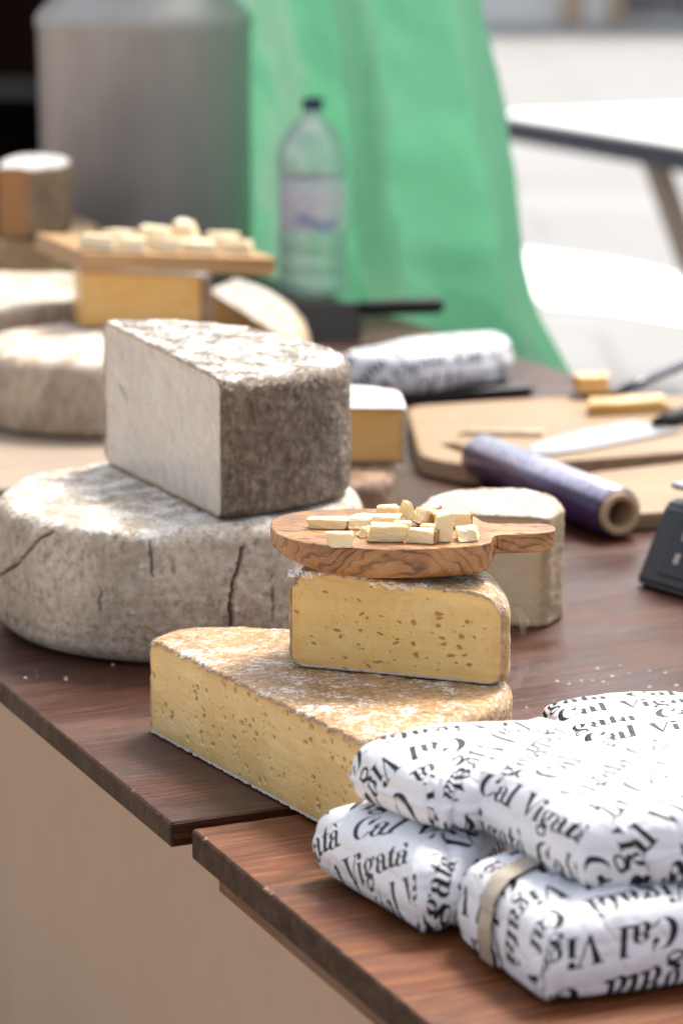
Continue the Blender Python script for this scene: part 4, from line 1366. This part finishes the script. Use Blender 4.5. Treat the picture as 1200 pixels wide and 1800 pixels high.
parcel('large white printed parcel lying uppermost at the right of the front stack',
       [(0.077, 1.655, 0.010), (0.134, 1.541, 0.008), (0.215, 1.552, 0.02), (0.300, 1.565, 0.02), (0.300, 1.680, 0.03), (0.150, 1.715, 0.04)],
       zA + 0.001, 0.095, 0.018, 0.010, 11.0, R_(58), None, uv_off=(0.030, 0.018), center=(0.18, 1.63), folds=[((0.150, 1.60), (0.132, 1.545), 0.005, 0.004)], flaps=[((0.118, 1.600), (-0.80, -0.60), R_(-62), (0.012, 0.02), 0.0014)])
parcel('white printed parcel lying flat behind the front stack at the right edge',
       [(0.1405, 1.955, 0.006), (0.160, 1.850, 0.02), (0.300, 1.800, 0.03), (0.330, 1.955, 0.03), (0.215, 1.995, 0.03)],
       T0, 0.045, 0.013, 0.011, 14.0, R_(15), None, uv_off=(0.025, 0.003), center=(0.225, 1.90), dome=0.006, tape=((0.27, 1.93), (0.30, 1.96), 0.02), cap=70, res=0.001)
parcel('long bluish printed parcel lying far back on a black tray, below the green sheet',
       [(-0.02, 3.400, 0.01), (0.090, 3.365, 0.03), (0.190, 3.440, 0.03), (0.216, 3.51, 0.02), (0.195, 3.550, 0.03), (0.06, 3.49, 0.03)],
       0.012, 0.060, 0.020, 0.014, 17.0, R_(32), None, uv_off=(0.0, 0.0), center=(0.09, 3.46), capm=0.022, res=0.0016, cap=36, rows=30, tilt=(0.04, 0.0))
tr = empty('tray', (0.11, 3.46, T0), 'low black tray under the far printed parcel', 'tray', rz=R_(22))
put('dish', box_mesh(0.22, 0.13, 0.010, 0.004), mat_plain('black_plastic', (0.02, 0.02, 0.022), 0.4), tr, (0, 0, 0.0052))
rim_me = box_mesh(0.226, 0.006, 0.004, 0.0015)
for dy in (-0.064, 0.064):
    put('rim', rim_me.copy(), M.get('blk') or mat_plain('black_rim', (0.02, 0.02, 0.022), 0.4), tr, (0, dy, 0.0095))

# ---------------------------------------------------------------- cling film roll
rr = 0.0245
e_near = Vector((*at(1091, 905, rr), rr)); e_far = Vector((*at(842, 803, rr), rr))
ax = (e_far - e_near)
L = ax.length
m = NT('purple_film_roll')
tcv = m.new('TexCoord').outputs['Object']
sp_ = m.new('SeparateXYZ', {0: tcv})
ang = m.math('ARCTAN2', sp_.outputs[1], sp_.outputs[0])
angd = m.math('ABSOLUTE', m.math('ADD', ang, 0.0))
nz_ = m.noise(tcv, 55, 3, 0.5)
uvw = m.new('CombineXYZ', {0: m.math('MULTIPLY', sp_.outputs[2], 1.0), 1: m.math('MULTIPLY', ang, 0.024), 2: 0.0}).outputs[0]
brk = m.new('TexBrick', {'Vector': uvw, 'Color1': (1, 1, 1), 'Color2': (0.1, 0.1, 0.1), 'Mortar': (0, 0, 0), 'Scale': 26.0, 'Mortar Size': 0.02, 'Brick Width': 0.42, 'Row Height': 0.16}).outputs[0]
band = m.mapr(m.math('ABSOLUTE', m.math('SUBTRACT', ang, 1.25)), 0.50, 0.72, 1.0, 0.0)
letter = m.noise(m.new('Mapping', {'Vector': uvw, 'Scale': (90, 190, 1)}).outputs[0], 1.0, 2, 0.5)
pr = m.mix(m.mapr(letter, 0.54, 0.62, 0, 0.6), (0.40, 0.40, 0.52), (0.12, 0.10, 0.30))
c = m.mix(band, (0.040, 0.015, 0.075), pr)
m.bsdf(Base_Color=c, Roughness=0.3, Coat_Weight=0.3, Coat_Roughness=0.1, Normal=m.bump(nz_, 0.002))
rl = empty('film_roll', (e_near.x, e_near.y, rr + T0), 'purple roll of cling film with open cardboard core, lying across the table', 'film roll')
q = ax.to_track_quat('Z', 'Y')
prof = [(0.0208, 0.0055), (rr - 0.001, 0.006), (rr, 0.0068), (rr, L - 0.0068), (rr - 0.001, L - 0.006), (0.0208, L - 0.0055)]
V, qd = lathe(prof, 72)
o = mesh('film', V, [qd], m.m, rl)
o.rotation_mode = 'QUATERNION'; o.rotation_quaternion = q
prof = [(0.0138, 0.001), (0.0146, 0.0), (0.0200, 0.0), (0.0206, 0.001), (0.0206, L - 0.001), (0.020, L), (0.0146, L), (0.0138, L - 0.001), (0.0138, 0.001)]
V, qd = lathe(prof, 64)
o = mesh('cardboard_core', V, [qd], mat_plain('cardboard', (0.50, 0.34, 0.19), 0.8, 0, 120, 0.12), rl)
o.rotation_mode = 'QUATERNION'; o.rotation_quaternion = q

# ---------------------------------------------------------------- boards and knives at the right
def poly_board(name, label, pts, z0, z1, mat, slot=None, rz=0.0):
    ctr = np.mean([p[:2] for p in pts], 0)
    g = solid([tuple(p) + ('rind',) for p in pts], z0, z1, 0.0025, 0.0025, 0.006, 0.006, 6, 4, 10, center=ctr)
    root = empty(name, (ctr[0], ctr[1], z0), label, 'cutting board', rz=rz)
    V = g['V'] - np.array([ctr[0], ctr[1], z0])
    c, s_ = math.cos(-rz), math.sin(-rz)
    V = np.column_stack([V[:, 0] * c - V[:, 1] * s_, V[:, 0] * s_ + V[:, 1] * c, V[:, 2]])
    o = mesh('plate', V, [g['quads'], g['tris']], mat, root, smooth=True)
    if slot:
        sx, sy, sl, sw, sa = slot
        import bmesh
        gg = solid([(-sl / 2, -sw / 2, sw * .49, 'rind'), (sl / 2, -sw / 2, sw * .49, 'rind'), (sl / 2, sw / 2, sw * .49, 'rind'), (-sl / 2, sw / 2, sw * .49, 'rind')], -0.01, 0.05, 0.0004, 0.0004, 0.003, 0.003, 1, 2, 2)
        cut = mesh('cutter', gg['V'], [gg['quads'], gg['tris']], mat, None, smooth=False)
        cut.parent = root
        cut.location = (sx - ctr[0], sy - ctr[1], 0)
        cut.rotation_euler = (0, 0, sa - rz)
        md = o.modifiers.new('b', 'BOOLEAN'); md.operation = 'DIFFERENCE'; md.object = cut; md.solver = 'EXACT'
        bpy.context.view_layer.update()
        dg = bpy.context.evaluated_depsgraph_get()
        me = bpy.data.meshes.new_from_object(o.evaluated_get(dg))
        o.modifiers.clear()
        o.data = me
        me.name = 'plate'
        bpy.data.objects.remove(cut, do_unlink=True)
    return root


poly_board('cutting_board', 'large beech cutting board with grip slot at its left end, under the long knife',
           [(0.083, 2.955, 0.03), (0.145, 2.900, 0.03), (0.43, 3.010, 0.02), (0.47, 3.32, 0.02), (0.265, 3.315, 0.02), (0.075, 3.255, 0.03)], T0, 0.021, M['beech'], slot=(0.100, 3.03, 0.055, 0.016, R_(115)), rz=R_(12))
poly_board('cutting_board', 'plain pale wooden board at the right edge, between the film roll and the scale',
           [(0.270, 2.690, 0.01), (0.47, 2.75, 0.02), (0.50, 2.985, 0.02), (0.40, 2.965, 0.02), (0.252, 2.885, 0.01)], T0, 0.018, M['beech'], rz=R_(14))

steel = mat_plain('brushed_steel', (0.42, 0.42, 0.43), 0.3, 1.0, 90, 0.08, 0.0002)
dkst = mat_plain('dark_steel', (0.075, 0.078, 0.078), 0.6, 0.0, 60, 0.15, 0.0002)
blackp = mat_plain('black_handle', (0.010, 0.010, 0.012), 0.6, 0, 60, 0.2, 0.0001, spec=0.25)


def blade_mesh(outline_pts, th_back, th_edge=0.0004):
    """flat blade: outline in its own plane (x along, y across, y=0 the back); thickness tapers to the edge"""
    n = len(outline_pts)
    ymin = min(p[1] for p in outline_pts); ymax = max(p[1] for p in outline_pts)
    V = []
    for sgn in (1, -1):
        for x, y in outline_pts:
            f = (y - ymin) / (ymax - ymin)
            V.append((x, y, sgn * (th_edge + (th_back - th_edge) * f) / 2))
    fr = [np.arange(n)[None], (np.arange(n)[::-1] + n)[None]]
    q = np.array([[i, i + n, (i + 1) % n + n, (i + 1) % n] for i in range(n)])
    return V, fr + [q]


# long knife lying on the big board, blade towards the camera side
kz = 0.0235
tip = at(958, 800, kz); heel = at(1182, 752, kz)
kd = Vector((heel[0] - tip[0], heel[1] - tip[1]))
kl = kd.length
kn = empty('cheese_knife', (tip[0], tip[1], kz), 'long broad steel knife lying on the large cutting board, handle out of frame', 'knife', rz=math.atan2(kd.y, kd.x))
V, F_ = blade_mesh([(0.0, 0.012), (0.012, 0.0), (0.05, -0.010), (kl, -0.016), (kl, 0.058), (kl * .6, 0.060), (0.05, 0.052), (0.01, 0.035)], 0.0022)
mesh('blade', V, F_, steel, kn, smooth=False)
V, F_ = tube([(kl - 0.004, 0.02, 0.001), (kl + 0.02, 0.021, 0.003), (kl + 0.07, 0.022, 0.004), (kl + 0.12, 0.018, 0.003), (kl + 0.13, 0.017, 0.002)], [0.008, 0.011, 0.0125, 0.012, 0.006], 16)
mesh('handle', V, F_, blackp, kn)

# slim knife with curved dark handle at the back of the board, and cheese bits
p0 = at(1000, 692, 0.024); p1 = at(1090, 690, 0.024); p2 = at(1204, 648, 0.030)
sk = empty('cheese_knife', (p0[0], p0[1], 0.0), 'slim knife with curved dark handle behind the yellow cheese slice', 'knife')
V, F_ = tube([(0, 0, 0.0235), ((p1[0] - p0[0]) * .5, (p1[1] - p0[1]) * .5, 0.0235), (p1[0] - p0[0], p1[1] - p0[1], 0.0245)], [0.0012, 0.004, 0.005], 8)
mesh('blade', V, F_, dkst, sk)
hv = [(p1[0] - p0[0], p1[1] - p0[1], 0.0255), (at(1130, 672, .03)[0] - p0[0], at(1130, 672, .03)[1] - p0[1], 0.031), (at(1165, 657, .034)[0] - p0[0], at(1165, 657, .034)[1] - p0[1], 0.035), (p2[0] - p0[0], p2[1] - p0[1], 0.036), (p2[0] - p0[0] + .03, p2[1] - p0[1] + .0, 0.032)]
V, F_ = tube(hv, [0.0055, 0.0062, 0.0065, 0.006, 0.004], 12)
mesh('handle', V, F_, mat_plain('navy_handle', (0.045, 0.055, 0.085), 0.25), sk)


def loose_cheese(label, px0, px1, pyb, h, d, seed, rot=0.0, zb=0.0213, mat='paste_amber', cat='cheese piece', top=(0.95, 0.9), rind=None):
    o = piece(px0, px1, pyb, 10, d, rot, label, seed, zb=zb, group='loose cheese on the large cutting board', rind=rind, top=top)
    for v in o.data.vertices: v.co.z *= h / max(1e-4, max(w.co.z for w in o.data.vertices)) if False else 1.0
    zmax = max(v.co.z for v in o.data.vertices)
    for v in o.data.vertices: v.co.z *= h / zmax
    o.data.materials.clear(); o.data.materials.append(M[mat])
    tag(o, cat=cat)
    return o


for mm in ('paste_amber',): pass
loose_cheese('short yellow lump of cheese at the tip of the slim curved knife', 1008, 1075, 692, 0.020, 0.035, 71, 0.15, zb=0.0285)
loose_cheese('long yellow cheese slice with dark rind side, on the large cutting board', 1030, 1190, 730, 0.014, 0.05, 72, 0.22)
loose_cheese('thin tan strip of rind lying on the large cutting board above the film roll', 812, 962, 768, 0.006, 0.010, 73, -0.10, mat='paste_beige')

# ---------------------------------------------------------------- weighing scale at the right edge
b0 = at(1115, 1030, 0.0)
sca = empty('weighing_scale', (b0[0], b0[1], T0), 'black counter scale with framed display and steel platter, cut by the right edge', 'scale', rz=math.atan2(-0.051, 0.037))
import bmesh
prof = [(0.0, 0.006), (0.004, 0.0), (0.16, 0.0), (0.165, 0.006), (0.165, 0.060), (0.15, 0.070), (0.041, 0.075), (0.033, 0.071)]
bm = bmesh.new()
w0, w1 = 0.0, 0.26
ra = [bm.verts.new((w0, y, z)) for y, z in prof]; rb_ = [bm.verts.new((w1, y, z)) for y, z in prof]
for i in range(len(prof)):
    j = (i + 1) % len(prof)
    bm.faces.new((ra[i], rb_[i], rb_[j], ra[j]))
bm.faces.new(ra); bm.faces.new(rb_[::-1])
bmesh.ops.recalc_face_normals(bm, faces=bm.faces)
bmesh.ops.bevel(bm, geom=list(bm.edges), offset=0.003, segments=3, affect='EDGES')
me = bpy.data.meshes.new('housing'); bm.to_mesh(me); bm.free()
put('housing', me, mat_plain('scale_plastic', (0.022, 0.022, 0.025), 0.38, 0, 200, 0.15, 0.0002), sca)
sl = math.atan2(0.065, 0.033)
pan = box_mesh(0.215, 0.054, 0.003, 0.001)
panel = put('display_panel', pan, mat_plain('glossy_panel', (0.010, 0.009, 0.016), 0.12), sca, (0.132, 0.0160, 0.0392), (sl, 0, 0))
scr = box_mesh(0.150, 0.030, 0.0016, 0.0005)
sc_o = put('screen', scr, mat_plain('lcd', (0.10, 0.11, 0.11), 0.15), panel, (0.012, 0.003, 0.0016))
fr_m = mat_plain('screen_frame', (0.42, 0.42, 0.46), 0.4)
for nm, (sx, sy), (ox, oy) in (('frame', (0.158, 0.003), (0.012, -0.0145)), ('frame', (0.158, 0.003), (0.012, 0.0205)), ('frame', (0.003, 0.038), (-0.0655, 0.003)), ('frame', (0.003, 0.038), (0.0895, 0.003))):
    put(nm, box_mesh(sx, sy, 0.0024, 0.0006), fr_m, panel, (ox, oy, 0.0022))
for k in range(2):
    put('button', box_mesh(0.006, 0.010, 0.003, 0.001), mat_plain('key', (0.45, 0.40, 0.38), 0.5), panel, (-0.088, -0.010 + 0.022 * k, 0.002))
put('platter', box_mesh(0.25, 0.15, 0.006, 0.0025), steel, sca, (0.132, 0.108, 0.0890))
V, qd = lathe([(0.012, 0.068), (0.012, 0.087)], 24)
mesh('post', V, [qd], steel, sca, loc=(0.15, 0.105, 0))

# ---------------------------------------------------------------- cleaver standing in the back
c0 = at(545, 603, 0.0); c1 = at(635, 600, 0.0)
bw = 0.105
cl = empty('cleaver', (c1[0], c1[1], 0.0), 'broad dark cleaver standing on its edge, black handle against the green sheet', 'cleaver', rz=R_(6))
V, F_ = blade_mesh([(-bw, 0.0004), (0, 0.0004), (0.001, 0.054), (-bw, 0.054)], 0.0035)
V = [(x, z, y) for x, y, z in V]
mesh('blade', V, F_, dkst, cl, smooth=False)
V, F_ = tube([(-0.004, 0, 0.046), (0.010, 0, 0.046), (0.060, 0, 0.047), (0.105, 0, 0.048), (0.113, 0, 0.048)], [0.008, 0.0105, 0.011, 0.0115, 0.007], 14)
mesh('handle', V, F_, blackp, cl)

# ---------------------------------------------------------------- bottle
bx_, by_ = at(550, 520, 0.0)
bt = empty('water_bottle', (bx_, by_, T0), 'clear plastic bottle with dark blue cap and pale label before the green sheet', 'bottle')
R0 = 0.0515
prof = [(0.0, 0.004), (0.02, 0.003), (0.040, 0.0), (0.047, 0.004), (R0, 0.012), (R0, 0.03), (R0 - 0.002, 0.035), (R0, 0.04), (R0, 0.062), (R0 - 0.0018, 0.067), (R0, 0.072), (R0, 0.098), (R0 - 0.001, 0.102), (R0 - 0.001, 0.182), (R0, 0.188), (R0, 0.208), (R0 - 0.001, 0.220), (R0 - 0.005, 0.233), (R0 - 0.012, 0.246), (0.030, 0.257), (0.020, 0.265), (0.0150, 0.270), (0.0145, 0.284)]
V, qd = lathe(prof, 64)
m = NT('clear_plastic')
lw = m.new('LayerWeight', {'Blend': 0.35})
nb = m.bump(m.noise(m.coords(), 60, 3), 0.002)
tr_ = m.new('BsdfTransparent', {'Color': (0.965, 0.975, 0.97)})
gl_ = m.new('BsdfGlossy', {'Roughness': 0.06, 'Normal': nb})
fc = m.math('ADD', m.math('MULTIPLY', lw.outputs['Facing'], 0.9), 0.12, True)
mx = m.new('MixShader', {0: fc, 1: tr_.outputs[0], 2: gl_.outputs[0]})
hz_ = m.new('BsdfDiffuse', {'Color': (0.8, 0.82, 0.82, 1)})
mx2 = m.new('MixShader', {0: 0.17, 1: mx.outputs[0], 2: hz_.outputs[0]})
m.t.links.new(mx2.outputs[0], m.out.inputs[0])
mesh('shell', V, [qd], m.m, bt)
V, qd = lathe([(R0 - 0.0004, 0.1035), (R0 - 0.0003, 0.104), (R0 - 0.0003, 0.180), (R0 - 0.0004, 0.1805)], 64)
m = NT('bottle_label')
tc_ = m.new('TexCoord').outputs['Object']
sp_ = m.new('SeparateXYZ', {0: tc_})
wv = m.math('ADD', sp_.outputs[2], m.math('MULTIPLY', m.math('SINE', m.math('MULTIPLY', sp_.outputs[0], 90.0)), 0.006))
blue = m.math('MULTIPLY', m.mapr(wv, 0.106, 0.112), m.mapr(wv, 0.122, 0.126, 1.0, 0.0))
lt = m.mapr(m.noise(m.new('Mapping', {'Vector': tc_, 'Scale': (1.6, 1.6, 1)}).outputs[0], 60, 2), 0.55, 0.62, 0.0, 0.3)
lt = m.math('MULTIPLY', lt, m.math('MULTIPLY', m.mapr(sp_.outputs[2], 0.130, 0.136), m.mapr(sp_.outputs[2], 0.158, 0.164, 1.0, 0.0)))
c = m.mix(lt, (0.72, 0.68, 0.69), (0.40, 0.30, 0.42))
c = m.mix(m.mapr(sp_.outputs[2], 0.163, 0.167), c, (0.60, 0.66, 0.65))
c = m.mix(m.math('MULTIPLY', blue, m.mapr(m.math('ABSOLUTE', m.math('ADD', sp_.outputs[0], -0.006)), 0.026, 0.034, 1.0, 0.0)), c, (0.33, 0.37, 0.58))
m.bsdf(Base_Color=c, Roughness=0.35)
mesh('label', V, [qd], m.m, bt)
V, qd = lathe([(0.0, 0.2985), (0.0140, 0.2985), (0.0155, 0.2965), (0.0155, 0.281), (0.0150, 0.2795)], 40)
mesh('cap', V, [qd], mat_plain('navy_cap', (0.012, 0.020, 0.055), 0.4), bt)

# ---------------------------------------------------------------- milk can
cx, cy = ta(0.925, 2.52)
cn = empty('milk_can', (cx, cy, 0.0004), 'large dull grey metal milk can standing at the far end of the table', 'milk can')
Rc = 0.166
prof = [(0.0, 0.002), (Rc - 0.012, 0.0), (Rc - 0.004, 0.004), (Rc - 0.003, 0.02), (Rc, 0.024), (Rc, 0.39), (Rc + 0.003, 0.394), (Rc + 0.003, 0.408), (Rc, 0.412), (Rc - 0.006, 0.420)]
m = NT('dull_tin')
v = m.coords(scale=(1, 1, 0.25))
n1 = m.noise(v, 9, 5, 0.6); n2 = m.noise(v, 60, 4, 0.6)
c = m.ramp(n1, [(0.25, (0.31, 0.29, 0.275)), (0.55, (0.39, 0.365, 0.345)), (0.8, (0.47, 0.44, 0.415))])
m.bsdf(Base_Color=c, Metallic=0.08, Roughness=m.mapr(n1, 0.3, 0.7, 0.34, 0.5), Normal=m.bump(m.math('ADD', n1, m.math('MULTIPLY', n2, 0.15)), 0.006))
tin = m.m
V, qd = lathe(prof, 96)
mesh('body', V, [qd], tin, cn)
prof = [(Rc - 0.006, 0.420), (Rc - 0.02, 0.434), (Rc - 0.045, 0.454), (0.105, 0.470), (0.098, 0.480), (0.096, 0.53), (0.100, 0.535), (0.104, 0.545)]
V, qd = lathe(prof, 96)
mesh('shoulder', V, [qd], tin, cn)
V, qd = lathe([(0.0, 0.565), (0.08, 0.563), (0.112, 0.555), (0.115, 0.545), (0.112, 0.536), (0.106, 0.536)], 64)
mesh('lid', V, [qd], tin, cn)
for sgn in (-1, 1):
    an = R_(-15)
    V, F_ = tube([(sgn * (Rc - .035) * math.cos(an), (Rc - .035) * math.sin(an), 0.452), (sgn * (Rc + .01) * math.cos(an), (Rc + .01) * math.sin(an), 0.50), (sgn * .125 * math.cos(an), .125 * math.sin(an), 0.535), (sgn * .098 * math.cos(an), .098 * math.sin(an), 0.53)], 0.007, 10)
    mesh('handle', V, F_, tin, cn)

# ---------------------------------------------------------------- green sheet on a frame behind the table
def tarp_edge(z):
    # the near edge flares towards the viewer on the way down
    zs, av = [-0.80, -0.40], [1.20, 1.40]
    for px, py in ((1030, 700), (985, 645), (940, 560), (905, 470), (880, 320), (862, 205), (835, 100), (810, 0)):
        k = (px - 600) / 5000.0 * 1.02
        # where the sight line in plan crosses the plane of the sheet
        a = (TO[0] + 1.262 * S[0] - k * (TO[1] + 1.262 * S[1])) / (k * A[1] - A[0])
        y = TO[1] + 1.262 * S[1] + a * A[1]
        yy = -(py - 900) / 5000.0
        zs.append(H + y * (-SP + yy * CP) / (CP + yy * SP)); av.append(a)
    zs += [0.9, 1.3]; av += [av[-1] + 0.1, av[-1] + 0.15]
    return np.interp(z, zs, av)


nu, nv = 220, 180
uu, vv = np.meshgrid(np.linspace(0, 1, nu), np.linspace(0, 1, nv))
z = -0.795 + vv * 2.0
a_near = tarp_edge(z)
a = a_near + (3.35 - a_near) * uu
fold = 0.085 * np.sin((uu * 8.2 + 0.22 * vv * 6 - 0.6) * 2.1) * (1 - 0.35 * vv) + 0.02 * np.sin(uu * 41 + vv * 5)
wr = fbm(np.column_stack([uu.ravel() * 7, vv.ravel() * 5, uu.ravel() * 0]), 4).reshape(uu.shape) * 0.012
crs = fbm(np.column_stack([uu.ravel() * 11 + 4, vv.ravel() * 16, uu.ravel() * 0 + 7]), 3, 0.5, True).reshape(uu.shape) * 0.003
s = 1.245 + fold * 0.75 + wr + crs + 0.015
s = np.maximum(s, np.where((z < 0.02), W + 0.012, 1.11))
V = np.column_stack([TO[0] + s.ravel() * S[0] + a.ravel() * A[0], TO[1] + s.ravel() * S[1] + a.ravel() * A[1], ZT + z.ravel()])
idx = np.arange(nu * nv).reshape(nv, nu)
qd = np.stack([idx[:-1, :-1], idx[:-1, 1:], idx[1:, 1:], idx[1:, :-1]], -1).reshape(-1, 4)
m = NT('green_tarpaulin')
v = m.coords()
n1 = m.noise(v, 7, 5, 0.6)
wv = m.new('TexWave', {'Vector': v, 'Scale': 160.0, 'Distortion': 0.4}).outputs[0]
c = m.mix(m.mapr(n1, 0.3, 0.7), (0.115, 0.40, 0.215), (0.215, 0.53, 0.345))
df = m.new('BsdfDiffuse', {'Color': c})
tl = m.new('BsdfTranslucent', {'Color': (0.15, 0.48, 0.28, 1)})
gl_ = m.new('BsdfGlossy', {'Roughness': 0.5, 'Normal': m.bump(m.noise(v, 16, 3, 0.6), 0.004)})
m1 = m.new('MixShader', {0: 0.40, 1: df.outputs[0], 2: tl.outputs[0]})
lw = m.new('LayerWeight', {'Blend': 0.3})
m2 = m.new('MixShader', {0: m.math('MULTIPLY', lw.outputs['Fresnel'], 0.3), 1: m1.outputs[0], 2: gl_.outputs[0]})
m.t.links.new(m2.outputs[0], m.out.inputs[0])
gx, gy = ta(1.245, 2.6)
gs = empty('green_tarpaulin', (gx, gy, 0), 'bright green plastic sheet hanging in folds behind the bottle and milk can', 'tarpaulin')
mesh('sheet', V - np.array([gx, gy, ZT]), [qd], m.m, gs)
grey_m = mat_plain('galvanised', (0.35, 0.35, 0.36), 0.45, 0.9)
fx, fy = ta(1.245, 2.9)
fr = empty('sheet_frame', (fx, fy, -0.8), 'grey metal frame the green sheet hangs from', 'frame')
V, F_ = tube([(0, 0, 0.0), (0, 0, 2.04)], 0.018, 14)
mesh('post', V, F_, grey_m, fr)
p = [ta(1.245, q_) for q_ in (3.4, 1.95)]
V, F_ = tube([(p[0][0] - fx, p[0][1] - fy, 2.03), (p[1][0] - fx, p[1][1] - fy, 2.03)], 0.014, 14)
mesh('rail', V, F_, grey_m, fr)
V, qd = lathe([(0.0, 0.03), (0.14, 0.028), (0.16, 0.0), (0.0, 0.0)], 32)
mesh('foot', V, [qd], grey_m, fr)

# ---------------------------------------------------------------- dark storage rack behind the can, left
rk = empty('storage_rack', (-0.95, 5.75, -0.8), 'dark storage rack with grey shelf in shadow at the top left corner', 'rack', rz=R_(-6))
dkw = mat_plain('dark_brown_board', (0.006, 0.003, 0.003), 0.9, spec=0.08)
put('back_panel', box_mesh(1.15, 0.03, 2.0, 0.003), dkw, rk, (0, 0.30, 1.0))
put('side_panel', box_mesh(0.03, 0.60, 2.0, 0.003), dkw, rk, (-0.59, 0, 1.0))
put('side_panel', box_mesh(0.03, 0.60, 2.0, 0.003), dkw, rk, (0.59, 0, 1.0))
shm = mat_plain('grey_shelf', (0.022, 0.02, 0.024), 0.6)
for zz in (0.30, 1.035, 1.62, 2.01):
    put('shelf', box_mesh(1.149, 0.60, 0.05, 0.003), shm if zz < 1.3 else dkw, rk, (0, -0.016, zz))
me = box_mesh(0.9, 0.4, 0.13, 0.03, seg=4)
o = put('sack', me, mat_plain('olive_sack', (0.018, 0.014, 0.007), 0.9, 0, 30, 0.3, 0.01), None, (-0.85, 5.62, 0.0), (0, 0, R_(-6)))
o.location.z = 0.33 + 0.066
tag(o, 'olive brown sack lying low in the dark storage rack', 'sack')
o.location.z = 0.0 + 0.325 + 0.066
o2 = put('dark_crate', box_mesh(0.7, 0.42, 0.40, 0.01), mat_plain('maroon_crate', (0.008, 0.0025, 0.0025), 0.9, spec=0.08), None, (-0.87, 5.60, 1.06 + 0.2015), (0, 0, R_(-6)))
tag(o2, 'near black maroon crate standing on the grey shelf of the storage rack', 'crate')

# ---------------------------------------------------------------- table on the square and the building across it
tz = 0.75
c_ = [at(858, 205, tz - ZT), at(1300, 279, tz - ZT)]
e = Vector((c_[1][0] - c_[0][0], c_[1][1] - c_[0][1]))
el = e.length; e.normalize()
wt = empty('market_table', (c_[0][0], c_[0][1], -0.8), 'white topped folding table with dark edge out on the bright square', 'table', rz=math.atan2(e.y, e.x))
put('top', box_mesh(el + 0.3, 0.80, 0.012, 0.004), mat_plain('white_top', (0.88, 0.88, 0.88), 0.35), wt, ((el + 0.3) / 2, 0.40, tz + 0.006))
put('apron', box_mesh(el + 0.3, 0.03, 0.058, 0.004), mat_plain('navy_edge', (0.006, 0.010, 0.030), 0.4), wt, ((el + 0.3) / 2, 0.014, tz - 0.0300))
tan = mat_plain('brown_leg', (0.33, 0.25, 0.20), 0.6)
lx = (Vector(at(1078, 275, tz - .04 - ZT)) - Vector(c_[0])).dot(e)
for q0, q1, y0, y1 in ((lx, lx + 0.60, 0.05, 0.05), (lx + 0.6, lx + 0.9, 0.05, 0.05), (lx + 0.1, lx + 0.42, 0.74, 0.74), (lx + 0.6, lx + 0.9, 0.74, 0.74)):
    put('leg', leg_mesh((q0, y0, tz - 0.002), (q1, y1, 0.003), 0.05), tan, wt)

bd = empty('building', (3.0, 28.5, -0.8), 'pale building with tan pilasters and grey shutters far across the square', 'building')
wall_m = mat_plain('pale_render', (0.88, 0.86, 0.82), 0.9, 0, 1.5, 0.05)
put('wall', box_mesh(26, 0.5, 3.6, 0.0), wall_m, bd, (0, 0.26, 1.80))
pil = mat_plain('tan_stone', (0.58, 0.42, 0.28), 0.85, 0, 3, 0.15)
shut = mat_plain('grey_shutter', (0.34, 0.32, 0.31), 0.6)
def bxat(px, d=28.4): return (px - 600) / 5000.0 * d * 1.01 - 3.0
for a_, b_ in ((980, 1008), (1064, 1082)):
    put('pilaster', box_mesh(bxat(b_) - bxat(a_), 0.18, 3.4, 0.01), pil, bd, ((bxat(a_) + bxat(b_)) / 2, -0.08, 1.7))
for a_, b_ in ((1086, 1150), (1158, 1230), (1300, 1380), (640, 700), (480, 560)):
    s_o = put('shutter', box_mesh(bxat(b_) - bxat(a_), 0.10, 2.9, 0.01), shut, bd, ((bxat(a_) + bxat(b_)) / 2, -0.03, 1.55))
    for k in range(6):
        put('slat', box_mesh(0.03, 0.03, 2.8, 0.0), mat_plain('slat_dark', (0.18, 0.165, 0.16), 0.6), s_o, (-(bxat(b_) - bxat(a_)) / 2 + (k + 0.5) * (bxat(b_) - bxat(a_)) / 6, -0.064, 0))
put('door', box_mesh(bxat(1060) - bxat(1012), 0.06, 2.6, 0.01), mat_plain('white_door', (0.85, 0.82, 0.76), 0.5), bd, ((bxat(1060) + bxat(1012)) / 2, -0.02, 1.3))
put('roof', box_mesh(27, 2.0, 0.3, 0.02), pil, bd, (0, 0.9, 3.76))

# ---------------------------------------------------------------- cloth hung under the table's long edge
nu, nv = 260, 40
uu, vv = np.meshgrid(np.linspace(0, 1, nu), np.linspace(0, 1, nv))
a = -1.35 + 4.05 * uu
z = -0.790 + 0.745 * vv
s = 0.30 + 0.012 * np.sin(a * 9.0) * (1 - vv) + 0.006 * np.sin(a * 23 + 1) * (1 - vv)
sk_x, sk_y = ta(0.2, 0.6)
V = np.column_stack([TO[0] + s.ravel() * S[0] + a.ravel() * A[0] - sk_x, TO[1] + s.ravel() * S[1] + a.ravel() * A[1] - sk_y, z.ravel()])
idx = np.arange(nu * nv).reshape(nv, nu)
qd = np.stack([idx[:-1, 1:], idx[:-1, :-1], idx[1:, :-1], idx[1:, 1:]], -1).reshape(-1, 4)
tc_ = empty('table_cloth', (sk_x, sk_y, 0), 'plain beige cloth hanging in shade under the long table edge', 'cloth')
mesh('cloth', V, [qd], mat_plain('beige_cloth', (0.49, 0.355, 0.25), 0.9, 0, 25, 0.05, 0.0005), tc_)
